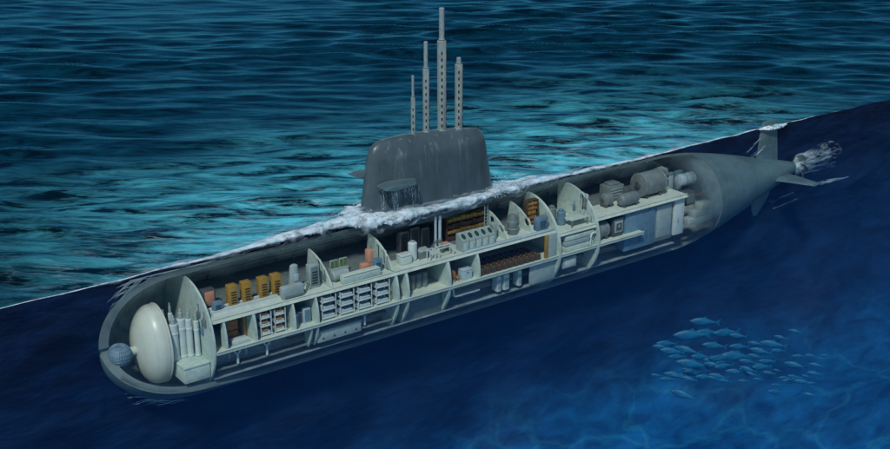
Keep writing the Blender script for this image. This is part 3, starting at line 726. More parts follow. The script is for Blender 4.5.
# loading rail
t = thing('loading_rail', 'long pale loading rail with a dark groove on the fore part of the upper deck', 'rail', (34.4, -3.0, UZ))
mb = MB(); mb.prism([(-.42, 0), (.42, 0), (.36, .2), (.1, .2), (.06, .1), (-.06, .1), (-.1, .2), (-.36, .2)], 'x', 0, 5.6); mb.build('trough', 'white', t)
mb = MB(); mb.box(.1, 5.5, -.055, .055, .1, .14, 0); mb.build('groove', 'dgrey', t)
mb = MB(); mb.box(0, 5.7, .5, .62, 0, .34, .03); mb.build('guard_rail', 'white', t)
# helm console and column
t = thing('helm_console', 'big rounded pale console block at the end of the loading rail', 'console', (40.9, -3.45, UZ))
mb = MB(); mb.box(-.95, .95, -.32, .32, 0, 1.0, .16); mb.build('body', 'lgrey', t)
mb = MB(); mb.box(-.75, .75, -.36, -.3, .12, .3, .02); mb.build('kick_plate', 'grey', t)
t = thing('tapered_column', 'tall tapered pale column rising behind the rounded console', 'column', (41.65, -2.55, UZ))
mb = MB(); mb.lathe([(.52, 0), (.5, .08), (.42, .9), (.33, 1.9), (.3, 2.1), (.12, 2.2)], 'z', n=20, sx=1.05, sy=.8); mb.build('shaft', 'lgrey', t)
mb = MB(); mb.box(-.18, .18, -.42, -.3, .9, 1.5, .03); mb.build('panel', 'pblue', t)
t = thing('hand_wheel', 'small steel ring wheel on the deck beside the rounded console', 'wheel', (42.45, -3.05, UZ))
mb = MB(); mb.tube([(.34*math.cos(2*PI*i/24), 0, .36+.34*math.sin(2*PI*i/24)) for i in range(25)], .04, 6); mb.build('ring', 'lgrey', t)
MB().box(-.05, .05, -.05, .05, 0, .4, .01).build('stand', 'grey', t)
cabinet('tall_locker', 'tall pale locker standing just ahead of the first slotted arch', 'locker', (43.2, -2.7, UZ), .85, .6, 1.9, 'lgrey', 'grey')
# green screens
t = thing('radar_console', 'console with two tilted olive green screens on the upper deck', 'console', (46.2, -1.6, UZ))
MB().box(-.8, .8, -.3, .3, 0, .6, .05).build('desk', 'lgrey', t)
for s in (-1, 1):
    mb = MB(); mb.box(s*.42-.36, s*.42+.36, -.06, .06, .62, 1.3, .03); f = mb.build('screen_frame', 'lgrey', t)
    MB().box(s*.42-.3, s*.42+.3, -.08, -.055, .68, 1.24, 0).build('screen', 'screen', f)
    MB().box(s*.42-.02, s*.42+.02, -.085, -.075, .68, 1.24, 0).build('screen_divider', 'lgrey', f)
t = thing('horizontal_tank', 'short pale cylinder lying in front of the green screens', 'tank', (45.6, -2.75, UZ))
mb = MB(); mb.cyl(.42, -.75, .75, 'x', (0, 0, .48), 24, ch=.1); mb.build('shell', 'lgrey', t)
for x in (-.5, .5): MB().box(x-.08, x+.08, -.3, .3, 0, .2, .02).build('saddle', 'grey', t)
t = thing('chart_bench', 'long low pale bench along the upper deck edge', 'bench', (47.0, -3.55, UZ))
MB().box(-1.75, 1.75, -.3, .3, 0, .62, .1).build('body', 'paint', t)
MB().box(-1.7, 1.7, -.32, .32, .63, .7, .03).build('top', 'deck', t)
t = thing('salmon_seat', 'salmon coloured high backed seat near the slotted arch', 'seat', (48.3, -2.5, UZ))
MB().box(-.55, .2, -.3, .3, 0, .75, .06).build('seat', 'salmon', t)
MB().box(.0, .5, -.3, .3, .76, 1.85, .08).build('backrest', 'salmon', t)
MB().box(.2+E_, .55, -.28, .28, 0, .75, .04).build('pedestal', 'salmon', t)
cabinet('blue_locker', 'slate blue locker between the salmon seat and the slotted arch', 'locker', (49.0, -2.85, UZ), .8, .5, 1.05, 'blue', None)
# control room
t = thing('deck_box', 'white square box beside the upright white cylinder', 'box', (51.75, -2.75, UZ))
MB().box(-.52, .52, -.42, .42, 0, .72, .08).build('body', 'white', t); MB().box(-.55, .55, -.45, .45, .724, .8, .03).build('lid', 'white', t)
t = thing('upright_tank', 'upright white cylinder beside the white square box', 'tank', (52.75, -2.5, UZ))
mb = MB(); mb.cyl(.38, 0, 1.55, 'z', n=24, ch=.1); mb.build('shell', 'white', t)
mb = MB(); mb.cyl(.2, 1.55+E_, 1.65, 'z', n=16); mb.build('cap', 'lgrey', t)
for k, (x, w, h, lb) in enumerate(((52.9, .9, 2.0, 'dark cabinet behind the white upright cylinder'), (53.95, .9, 2.15, 'dark cabinet in the middle of the dim group below the sail'), (55.0, .8, 1.9, 'dark cabinet nearest the periscope tubes'))):
    cabinet('dark_cabinet', lb, 'cabinet', (x, -.9, UZ), w, .6, h, 'dgrey', 'black', 'dark cabinets below the sail')
def periscope(x, y, r, lb):
    t = thing('periscope_tube', lb, 'periscope', (x, y, UZ), 0, 'periscope tubes below the sail')
    mb = MB(); mb.cyl(r, 0, 2.85, 'z', n=14); mb.build('tube', 'pblue', t)
    mb = MB(); mb.cyl(r*1.8, .0, .12, 'z', n=14); mb.build('collar', 'grey', t); mb = MB(); mb.cyl(r*1.5, .5, .8, 'z', n=14); mb.build('collar', 'grey', t)
periscope(55.75, -1.6, .11, 'pale blue periscope tube on the bow side of the pair')
periscope(56.2, -1.6, .14, 'pale blue periscope tube on the tail side of the pair')
def plot_table(label, loc, w, d, h):
    t = thing('rail_frame', label, 'rail', loc, 0, 'white tube rails by the periscopes')
    for x in (-w/2, w/2):
        for y in (-d/2, d/2):
            mb = MB(); mb.tube([(x, y, 0), (x, y, h)], .045, 8); mb.build('leg', 'white', t)
    mb = MB(); mb.tube([(-w/2, -d/2, h), (w/2, -d/2, h), (w/2, d/2, h), (-w/2, d/2, h), (-w/2, -d/2, h)], .05, 8); mb.build('top_rail', 'white', t)
plot_table('small white tube rail beside the chart desk', (54.0, -3.4, UZ), .55, .45, .85)
plot_table('long white tube rail between the periscopes and the row of grey consoles', (55.35, -3.4, UZ), 1.5, .5, .85)
t = thing('chart_desk', 'grey sloping desk between the white cylinder and the tube rails', 'desk', (53.7, -2.6, UZ))
MB().box(-.5, .5, -.3, .3, 0, .6, .05).build('base', 'grey', t)
mb = MB(); mb.box(-.52, .52, -.35, .35, .66, .72, .02, Matrix.Rotation(R_(14), 4, 'X')); mb.build('top', 'lgrey', t)
t = thing('orange_case', 'small orange case resting on a grey stand by the consoles', 'case', (56.0, -2.6, UZ+.65))
MB().box(-.3, .3, -.2, .2, 0, .18, .03).build('body', 'salmon', t); MB().box(-.08, .08, -.23, -.2, .06, .1, 0).build('clasp', 'lgrey', t)
t = thing('low_stand', 'grey stand carrying the small orange case', 'stand', (56.0, -2.6, UZ)); MB().box(-.4, .4, -.28, .28, .59, .648, .01).build('top', 'lgrey', t)
for x in (-.33, .33): MB().box(x-.04, x+.04, -.24, .24, 0, .588, .01).build('leg', 'grey', t)
# five sloped consoles
def sloped_console(label, loc):
    t = thing('sloped_console', label, 'console', loc, 0, 'row of sloped grey consoles')
    mb = MB(); mb.prism([(-.5, 0), (.5, 0), (.5, 1.45), (.22, 1.5), (-.5, .95)], 'x', -.33, .33); bmesh.ops.bevel(mb.bm, geom=mb.bm.edges[:], offset=.04, segments=2, affect='EDGES'); mb.build('body', 'lgrey', t)
    mb = MB(); ang = math.atan2(.55, .72)
    mb.lathe([(.2, -.01), (.21, .0), (.21, .025), (.19, .035)], 'z', n=20, sx=.9, sy=1.35)
    bmesh.ops.transform(mb.bm, matrix=Matrix.Translation((0, -.14, 1.235)) @ Matrix.Rotation(ang, 4, 'X'), verts=mb.bm.verts[:]); mb.build('screen', 'dgreen', t)
    MB().box(-.26, .26, -.53, -.495, .15, .8, .02).build('panel', 'paint', t)
    return t
for k, lb in enumerate(('sloped grey console at the bow end of the row of five', 'second sloped grey console from the bow end of the row', 'middle sloped grey console of the row of five', 'fourth sloped grey console from the bow end of the row', 'sloped grey console at the tail end of the row of five')):
    sloped_console(lb, (57.35+.7*k, -3.2, UZ))
# shelving on the far side
def shelf_rack(label, loc, w, h, m, tiers, mats):
    t = thing('shelf_rack', label, 'shelf', loc)
    for x in (-w/2, w/2):
        MB().box(x-.04, x+.04, -.3, .3, 0, h, .01).build('upright', m, t)
    for i in range(tiers):
        z = .1+i*(h-.15)/(tiers-1 if tiers > 1 else 1)
        o = MB().box(-w/2+.05, w/2-.05, -.3, .3, z, z+.05, .01).build('shelf', m, t)
        mb = MB(); x = -w/2+.1
        while x < w/2-.3 and i < tiers-1:
            ww = random.uniform(.25, .5); mb.box(x, min(x+ww, w/2-.08), -.26, .2, z+.055, z+.055+random.uniform(.2, .36), .02); x += ww+.05
        if i < tiers-1: mb.build('stores', mats[i % len(mats)], o)
        else: mb.bm.free()
    return t
shelf_rack('dark brown shelf rack of stores beyond the row of consoles', (59.6, -.6, UZ), 4.2, 2.2, 'brown', 5, ['brown', 'yellow'])
shelf_rack('ochre shelf rack filled with stores by the broad white bulkhead', (66.2, -1.6, UZ), 1.2, 2.3, 'brown', 6, ['yellow', 'orange'])
# ladder
t = thing('ladder', 'thin pale ladder just ahead of the small arch with a round hole', 'ladder', (61.55, -1.1, UZ))
for x in (-.16, .16): MB().box(x-.025, x+.025, -.03, .03, 0, 2.6, .01).build('rail', 'pblue', t)
for k in range(8):
    mb = MB(); mb.tube([(-.14, 0, .25+.3*k), (.14, 0, .25+.3*k)], .018, 6); mb.build('rung', 'pblue', t)
t = thing('upright_tank', 'grey upright tank between the two small arches', 'tank', (63.3, -2.6, UZ))
mb = MB(); mb.lathe([(.42, 0), (.45, .05), (.45, 1.5), (.36, 1.75), (.1, 1.85)], 'z', n=24); mb.build('shell', 'grey', t)
mb = MB(); mb.cyl(.47, .5, .58, 'z', n=24); mb.build('hoop', 'lgrey', t); mb = MB(); mb.cyl(.47, 1.15, 1.23, 'z', n=24); mb.build('hoop', 'lgrey', t)
cabinet('blue_locker', 'dull blue grey locker in front of the ochre shelf rack', 'locker', (66.0, -3.2, UZ), 1.2, .6, 1.2, 'blue', None)
t = thing('green_panel', 'pale green switch panel inside the small arch with a round hole', 'panel', (60.95, -2.6, UZ))
MB().box(-.05, .35, -.3, .3, 0, 1.5, .03).build('body', 'lgrey', t)
mb = MB(); mb.box(-.08, -.05, -.2, .2, .7, 1.3, .01); mb.build('plate', 'screen', t)
# between the two broad bulkheads
UM = U-.45+E_
for x, y, r, h, m_, lb in ((68.6, -1.7, .42, 1.75, 'grey', 'taller grey upright tank aft of the broad white bulkhead'), (69.2, -2.3, .4, 1.45, 'blue', 'shorter blue upright tank beside the taller grey one')):
    t = thing('upright_tank', lb, 'tank', (x, y, UM))
    mb = MB(); mb.cyl(r, 0, h*.9, 'z', n=24, ch=.1); mb.build('shell', m_, t)
    mb = MB(); mb.cyl(r*.6, h*.9+E_, h, 'z', n=20); mb.build('cap', m_, t)
def table(label, loc, w, d, h, m='paint'):
    t = thing('work_table', label, 'table', loc, 0, 'pale work tables')
    MB().box(-w/2, w/2, -d/2, d/2, h-.1, h, .03).build('top', m, t)
    for x in (-w/2+.12, w/2-.12):
        for y in (-d/2+.12, d/2-.12): MB().box(x-.05, x+.05, y-.05, y+.05, 0, h-.1-E_, .01).build('leg', 'grey', t)
table('wide pale work table between the two broad white bulkheads', (70.3, -3.0, UM), 2.1, 1.4, .75)
t = thing('battery_stack', 'stack of flat pale battery blocks below the work table', 'battery stack', (69.9, -3.6, LZ))
for k in range(3): MB().box(-1.7, 1.7, -.55, .9, .02+.5*k, .46+.5*k, .05).build('block', ('paint', 'lgrey', 'paint')[k], t)
t = thing('hoop_frame', 'tall narrow white hoop standing at the arched doorway', 'hoop', (71.6, -2.35, UM))
mb = MB(); mb.tube([(0, -.33, 0), (0, -.33, 2.25), (0, -.24, 2.48), (0, 0, 2.58), (0, .24, 2.48), (0, .33, 2.25), (0, .33, 0)], .06, 8); mb.build('hoop', 'white', t)
mb = MB(); mb.tube([(0, -.33, .9), (0, .33, .9)], .04, 8); mb.build('crossbar', 'white', t)
t = thing('pipe_bend', 'pale bent pipe rising beside the battery blocks', 'pipe', (71.3, -4.25, LZ))
mb = MB(); mb.tube([(-.2, 0, 0), (-.2, 0, .9), (-.1, 0, 1.15), (.1, 0, 1.25), (.35, 0, 1.25)], .09, 10); mb.build('pipe', 'white', t)
mb = MB(); mb.cyl(.15, .1, .2, 'z', (-.2, 0, 0), 14); mb.build('flange', 'lgrey', t)
t = thing('keel_box', 'pale box under the lower deck between the broad bulkheads', 'box', (68.9, -3.6, -7.0))
MB().box(-.8, .8, -.4, .4, 0, 1.0, .05).build('body', 'lgrey', t); MB().box(-.6, .6, -.43, -.4, .15, .8, .02).build('lid', 'paint', t)

# engine room
def drum(name, label, cat, loc, r, l, m, n=40, feet=True):
    t = thing(name, label, cat, loc)
    z = r+.12
    mb = MB(); mb.lathe([(r*.62, -l/2), (r*.7, -l/2+.02), (r*.98, -l/2+.06), (r, -l/2+.12), (r, l/2-.12), (r*.96, l/2-.04), (r*.7, l/2)], 'x', (0, 0, z), n); mb.build('casing', m, t)
    mb = MB(); mb.cyl(r*1.04, -l/2+.1, -l/2+.26, 'x', (0, 0, z), n); mb.build('flange', m, t); mb = MB(); mb.cyl(r*1.04, l/2-.3, l/2-.15, 'x', (0, 0, z), n); mb.build('flange', m, t)
    mb = MB(); mb.cyl(r*.34, -l/2-.14, -l/2-E_, 'x', (0, 0, z), 20); mb.build('hub', 'dgrey', t)
    if feet:
        for x in (-l*.3, l*.3): MB().box(x-.15, x+.15, -r*.7, r*.7, 0, .3, .03).build('foot', 'dgrey', t)
    return t
drum('generator', 'big grey ribbed generator drum, the largest machine in the engine room', 'generator', (80.7, -1.9, UZ), 1.12, 2.9, 'grey')
t = drum('electric_motor', 'small grey motor bolted between the block and the big drum', 'motor', (78.3, -1.4, UZ), .55, 1.1, 'dgrey')
drum('feed_pump', 'dull grey round pump end nearest the arched doorway', 'pump', (75.1, -2.0, UZ), .58, .9, 'grey')
t = thing('horizontal_tank', 'smooth grey green cylinder lying in front of the engine room machines', 'tank', (76.9, -3.0, UZ))
mb = MB(); mb.lathe([(.1, -1.15), (.42, -1.08), (.56, -.9), (.58, -.7), (.58, .8), (.5, 1.0), (.15, 1.12)], 'x', (0, 0, .68), 32); mb.build('shell', 'grey', t)
for x in (-.7, .7): MB().box(x-.1, x+.1, -.4, .4, 0, .22, .02).build('saddle', 'dgrey', t)
t = thing('gear_box', 'square grey gear block behind the smooth lying cylinder', 'gearbox', (77.0, -.7, UZ))
MB().box(-.95, .95, -.7, .7, 0, 1.5, .08).build('body', 'grey', t)
mb = MB()
for k in range(4): mb.box(-.8, .8, -.74, -.7, .3+.28*k, .42+.28*k, .01)
mb.build('fin', 'lgrey', t); MB().box(-.6, .6, -.5, .5, 1.505, 1.7, .05).build('cover', 'grey', t)
t = thing('steam_pipe', 'thick grey bent steam pipe aft of the big generator drum', 'pipe', (83.0, -1.5, UZ))
mb = MB(); mb.tube([(-.5, .3, 2.0), (0, .2, 2.05), (.35, .0, 1.9), (.45, 0, 1.5), (.45, 0, 0)], .27, 14); mb.build('pipe', 'grey', t)
mb = MB(); mb.cyl(.36, .05, .2, 'z', (.45, 0, 0), 18); mb.build('flange', 'lgrey', t); mb = MB(); mb.cyl(.34, 1.0, 1.14, 'z', (.45, 0, 0), 18); mb.build('flange', 'lgrey', t)
t = thing('steam_drum', 'pale blue cylinder high up near the closed tail', 'tank', (86.4, -1.4, -3.2))
mb = MB(); mb.lathe([(.2, -1.1), (.55, -1.0), (.62, -.8), (.62, .9), (.4, 1.1)], 'x', (0, 0, .6), 28); mb.build('shell', 'pblue', t)
mb = MB(); mb.cyl(.65, -.4, -.28, 'x', (0, 0, .6), 28); mb.build('band', 'blue', t); mb = MB(); mb.cyl(.65, .4, .52, 'x', (0, 0, .6), 28); mb.build('band', 'blue', t)
for k, (x, lb) in enumerate(((84.9, 'narrow blue locker nearest the end of the upper deck'), (86.1, 'narrow blue locker in the middle under the pale blue cylinder'), (87.3, 'narrow blue locker nearest the closed tail'))):
    t = thing('slim_locker', lb, 'locker', (x, .4, -5.0), 0, 'narrow blue lockers by the tail')
    MB().box(-.45, .45, -.2, .2, 0, 2.7, .05).build('body', 'blue', t); MB().box(-.3, .3, -.23, -.2, .2, 2.4, .02).build('door', 'pblue', t)
t = thing('switch_box', 'dark grey box at the very end of the upper deck', 'box', (85.3, -2.7, -4.6))
MB().box(-.65, .65, -.5, .5, 0, 1.35, .05).build('body', 'dgrey', t); MB().box(-.5, .5, -.53, -.5, .2, 1.2, .02).build('door', 'grey', t)
t = thing('red_pipe', 'red pipe running into the closed tail', 'pipe', (85.9, -2.9, -3.9))
mb = MB(); mb.tube([(0, 0, 0), (1.0, .1, .02), (2.4, .3, .03), (3.2, .5, .03)], .11, 12); mb.build('pipe', 'red', t)
mb = MB(); mb.cyl(.17, .2, .32, 'x', (0, .02, 0), 14); mb.build('flange', 'red', t); mb = MB(); mb.cyl(.17, 1.6, 1.72, 'x', (0, .2, .03), 14); mb.build('flange', 'red', t)
t = thing('stepped_ledge', 'pale stepped ledge below the red pipe', 'ledge', (86.2, -3.3, -6.4))
for k in range(3): MB().box(-1.6+.85*k, 1.7, -.5, .5, .62*k, .6+.62*k, .04).build('step', 'lgrey' if k < 2 else 'paint', t)
# engine room, lower level
drum('electric_motor', 'grey motor on the lower deck just aft of the arched doorway', 'motor', (73.3, -3.2, LZ), .75, 1.2, 'grey')
t = thing('framed_switchboard', 'square switchboard with a pale frame on the lower deck', 'switchboard', (75.0, -3.6, LZ))
MB().box(-.65, .65, -.2, .3, 0, 1.75, .05).build('body', 'dgrey', t)
mb = MB(); mb.box(-.5, .5, -.27, -.2, .4, 1.5, .02); f = mb.build('frame', 'lgrey', t); MB().box(-.33, .33, -.3, -.27, .6, 1.3, .01).build('dial_plate', 'dgrey', f)
MB().box(-.12, .12, -.33, -.3, .85, 1.15, .01).build('dial', 'lgrey', f)
t = thing('blue_tank', 'large flat sided blue tank under the after deck', 'tank', (77.9, -3.4, -7.2))
MB().box(-1.95, 1.95, -.35, 2.2, 0, 3.9, .06).build('body', 'blue', t)
mb = MB()
for x in (-1.2, 0, 1.2): mb.box(x-.05, x+.05, -.4, -.35, .1, 3.75, .01)
mb.build('stiffener', 'blue', t)
t = thing('grey_casing', 'plain grey casing between the blue tank and the white panel', 'casing', (81.2, -3.2, -7.2))
MB().box(-1.25, 1.25, -.4, 2.0, 0, 3.9, .06).build('body', 'grey', t); MB().box(-1.0, 1.0, -.43, -.4, .4, 3.5, .02).build('cover', 'lgrey', t)
t = thing('white_end_panel', 'tall white panel closing the after end of the deck', 'panel', (83.3, -3.55, -7.0))
MB().box(-.75, .6, -.15, .3, 0, 3.7, .03).build('body', 'white', t); MB().box(-.3, -.1, -.18, -.15, 1.2, 1.7, .01).build('handle', 'lgrey', t)

# lower deck compartments
t = thing('brown_crate', 'brown crate at the back of the foremost lower compartment', 'crate', (36.3, -2.2, LZ))
MB().box(-.5, .4, -.4, .4, 0, 1.35, .03).build('body', 'orange', t); MB().box(-.52, .42, -.42, -.4, .5, .62, 0).build('band', 'brown', t)
t = thing('steel_tray', 'low pale tray on the floor of the foremost lower compartment', 'tray', (36.2, -3.6, LZ))
MB().box(-.7, .75, -.4, .4, 0, .2, .03).build('base', 'pblue', t); MB().box(-.65, .7, -.35, .35, .204, .28, .02).build('rim', 'white', t)
cabinet('tall_locker', 'narrow ochre locker against the frame of the foremost lower compartment', 'locker', (37.05, -2.8, LZ), .25, .5, 1.9, 'yellow', None, vents=False)
cabinet('tall_locker', 'dark locker between the tall bulkhead and the brown crate', 'locker', (35.2, -3.3, LZ), .35, .5, 1.9, 'blue', 'dgrey')
def tier_rack(name, label, cat, loc, w, d, h, tiers, group, accent):
    t = thing(name, label, cat, loc, 0, group)
    for x in (-w/2+.03, w/2-.03):
        for y in (-d/2+.03, d/2-.03): MB().box(x-.03, x+.03, y-.03, y+.03, 0, h, 0).build('post', 'white', t)
    for i in range(tiers):
        z = .12 + i*h/tiers
        o = MB().box(-w/2+.07, w/2-.07, -d/2+.0, d/2, z, z+.1, .02).build('shelf', 'white', t)
        mb = MB(); mb.box(-w/2+.1, w/2-.1, -d/2+.08, d/2-.05, z+.104, z+.26, .05); b_ = mb.build('mattress', 'pblue' if accent == 'blue' else 'white', o)
        mb = MB()
        if accent == 'blue': mb.box(-w/2+.12, -w/2+.42, -d/2+.1, d/2-.08, z+.264, z+.33, .03); mb.build('pillow', 'white', o)
        else: mb.box(-w/2+.25, w/2-.3, -d/2+.06, -d/2+.3, z+.264, z+.40, .02); mb.build('stores', 'orange', o)
    return t
t1 = tier_rack('stores_rack', 'three tier white stores rack with orange boxes, nearer the bow', 'rack', (38.35, -3.55, LZ), .95, .8, 1.95, 3, 'white stores racks', 'orange')
dup(t1, (39.55, -3.55, LZ), label='three tier white stores rack with orange boxes, nearer the tail')
b1 = tier_rack('bunk', 'three tier white bunk at the bow end of the row of four', 'bunk', (43.75, -3.7, LZ), 1.3, .8, 2.0, 3, 'tiers of bunks', 'blue')
for x, lb in ((45.4, 'three tier white bunk second from the bow end of the row'), (47.05, 'three tier white bunk third from the bow end of the row'), (48.75, 'three tier white bunk at the tail end of the row of four')):
    dup(b1, (x, -3.7, LZ), label=lb)
cabinet('small_locker', 'slim pale blue locker beside the stores racks', 'locker', (40.95, -3.6, LZ), .4, .5, 1.0, 'pblue', 'blue', vents=False)
cabinet('small_locker', 'taller blue grey locker beside the row of bunks', 'locker', (42.05, -3.4, LZ), .6, .5, 1.2, 'pblue', 'blue', vents=False)
cabinet('small_locker', 'middle blue locker of the three by the bunks', 'locker', (41.5, -3.2, LZ), .5, .5, .95, 'blue', 'dgrey', vents=False)
for k, lb in enumerate(('grey upright drum nearest the bow in the curtained compartment', 'second grey upright drum in the curtained compartment', 'third grey upright drum in the curtained compartment', 'grey upright drum nearest the tail in the curtained compartment')):
    t = thing('storage_drum', lb, 'drum', (51.75+.62*k, -2.9, LZ), 0, 'row of grey drums')
    mb = MB(); mb.cyl(.29, 0, 1.3, 'z', n=20, ch=.06); mb.build('shell', 'grey', t)
    mb = MB(); mb.cyl(.305, .4, .45, 'z', n=20); mb.build('hoop', 'grey', t); mb = MB(); mb.cyl(.305, .85, .9, 'z', n=20); mb.build('hoop', 'grey', t)
t = thing('wooden_chair', 'small orange wooden chair beside the blue box', 'chair', (56.35, -3.6, LZ))
MB().box(-.22, .22, -.22, .22, .42, .48, .01).build('seat', 'orange', t)
for x in (-.18, .18):
    for y in (-.18, .18): MB().box(x-.03, x+.03, y-.03, y+.03, 0, .416, 0).build('leg', 'orange', t)
MB().box(-.22, -.17, -.22, .22, .485, .95, .01).build('backrest', 'orange', t)
t = thing('blue_chest', 'bright blue grey chest next to the orange chair', 'chest', (57.35, -3.6, LZ))
MB().box(-.5, .5, -.35, .35, 0, .8, .04).build('body', 'pblue', t); MB().box(-.52, .52, -.37, .37, .805, .92, .03).build('lid', 'pblue', t); MB().box(-.1, .1, -.39, -.36, .6, .7, .01).build('latch', 'grey', t)
# battery boxes in the dark hold
t0 = None
for r_ in range(3):
    for k in range(11):
        loc = (58.9+.62*k, -3.75+.85*r_, LZ)
        if t0 is None:
            t0 = thing('battery_box', 'small dark brown battery box in the rows filling the dark hold', 'battery', loc, 0, 'battery boxes in the hold')
            MB().box(-.25, .25, -.33, .33, 0, .5, .04).build('case', 'brown', t0)
            for y in (-.17, .17): mb = MB(); mb.cyl(.06, .504, .58, 'z', (0, y, 0), 10); mb.build('terminal', 'yellow', t0)
        else: dup(t0, loc)
# below the lower deck
t = thing('torpedo_tube', 'long grey tube slung under the fore end of the lower deck', 'tube', (34.1, -3.2, -6.35))
mb = MB(); mb.lathe([(.2, 0), (.38, .05), (.4, .2), (.4, 5.8), (.3, 6.1)], 'x', n=24); mb.build('barrel', 'grey', t)
for x in (1.2, 2.6, 4.6): mb = MB(); mb.cyl(.44, x, x+.14, 'x', n=24); mb.build('band', 'lgrey', t)
for x, lb in ((35.95, 'forked white bracket holding the slung tube, nearer the bow'), (38.4, 'forked white bracket holding the slung tube, nearer the tail')):
    t = thing('tube_bracket', lb, 'bracket', (x, -3.75, -7.0), 0, 'brackets on the slung tube')
    mb = MB(); mb.tube([(0, 0, 0), (0, 0, .7)], .1, 8); mb.build('stem', 'white', t)
    mb = MB(); mb.tube([(-.25, .05, 1.3), (-.2, 0, .95), (0, 0, .72), (.2, 0, .95), (.25, .05, 1.3)], .09, 8); mb.build('fork', 'white', t)
t = thing('ballast_box', 'long pale box with round holes under the row of bunks', 'box', (44.75, -3.5, -7.25))
MB().box(-2.0, 2.0, -.4, .5, 0, .85, .04).build('body', 'lgrey', t)
for x in (-1.5, -.5, .5, 1.5): mb = MB(); mb.cyl(.1, -.43, -.39, 'y', (x, 0, .3), 14); mb.build('port', 'dgrey', t)
MB().box(-2.05, 2.05, -.45, .55, .854, .95, .02).build('lid', 'lgrey', t)
t = thing('valve', 'small pale valve at the after end of the box with round holes', 'valve', (47.2, -3.7, -6.9))
mb = MB(); mb.tube([(0, 0, 0), (0, 0, .8)], .1, 10); mb.build('body', 'white', t); mb = MB(); mb.cyl(.22, .8, .9, 'z', n=16); mb.build('wheel', 'lgrey', t)
t = thing('drain_pipe', 'white bent pipe under the compartment with the orange chair', 'pipe', (55.6, -3.7, -6.75))
mb = MB(); mb.tube([(0, 0, .75), (.3, 0, .75), (.45, 0, .6), (.48, 0, .15), (.65, 0, 0), (3.2, 0, 0)], .1, 10); mb.build('pipe', 'white', t)
mb = MB(); mb.cyl(.16, 1.2, 1.3, 'x', (0, 0, 0), 14); mb.build('flange', 'lgrey', t); mb = MB(); mb.cyl(.16, 2.6, 2.7, 'x', (0, 0, 0), 14); mb.build('flange', 'lgrey', t)
for x, w, lb in ((61.0, .45, 'narrow pale tank under the hold, nearer the bow'), (61.8, .6, 'wider pale tank under the hold'), (63.3, .4, 'narrow pale tank under the hold, nearer the tail')):
    t = thing('pump_tank', lb, 'tank', (x, -3.45, -7.5), 0, 'pale tanks under the hold')
    MB().box(-w/2, w/2, -.3, .5, 0, 1.45, .06).build('body', 'white', t); MB().box(-w*.4, w*.4, -.33, -.3, .3, 1.1, .02).build('panel', 'lgrey', t)
t = thing('keel_cabinet', 'grey blue panel cabinet under the curtained compartment', 'cabinet', (53.2, -3.0, -7.9)); MB().box(-.6, .6, -.15, .4, 0, 1.7, .04).build('body', 'grey', t)
MB().box(-.45, .45, -.18, -.15, .2, 1.5, .02).build('door', 'grey', t)

# ------------------------------------------------------------------ fish
def fish_proto(loc, rot):
    t = thing('fish', 'blue fish swimming in the school beside the submarine', 'fish', loc, 0, 'school of fish')
    bm = bmesh.new(); rings = []
    prof = [(0, .02), (.06, .34), (.16, .62), (.3, .92), (.45, 1.), (.6, .86), (.74, .58), (.86, .3), (.94, .16)]
    for u, w in prof:
        ring = []
        for i in range(14):
            a = 2*PI*i/14; ring.append(bm.verts.new((u*2-1, .17*w*math.cos(a), .31*w*math.sin(a)*(1 if math.sin(a) > 0 else 1.1))))
        rings.append(ring)
    for k in range(len(rings)-1):
        for i in range(14): bm.faces.new((rings[k][i], rings[k][(i+1) % 14], rings[k+1][(i+1) % 14], rings[k+1][i]))
    bm.faces.new(rings[0]); bm.faces.new(rings[-1])
    bmesh.ops.recalc_face_normals(bm, faces=bm.faces[:])
    mb = MB(); mb.bm.free(); mb.bm = bm; mb.build('body', 'fish', t)
    MB().prism([(.84, 0), (1.0, .08), (1.28, .3), (1.16, 0), (1.26, -.28), (1.0, -.08)], 'y', -.012, .012).build('tail_fin', 'fish', t)
    MB().prism([(-.15, .22), (.1, .42), (.2, .34), (.35, .2)], 'y', -.012, .012).build('back_fin', 'fish', t)
    mb = MB(); mb.lathe([(.01, -.05), (.045, 0), (.01, .05)], 'y', (-.78, -.085, .04), 10); mb.build('eye', 'fishb', t)
    return t
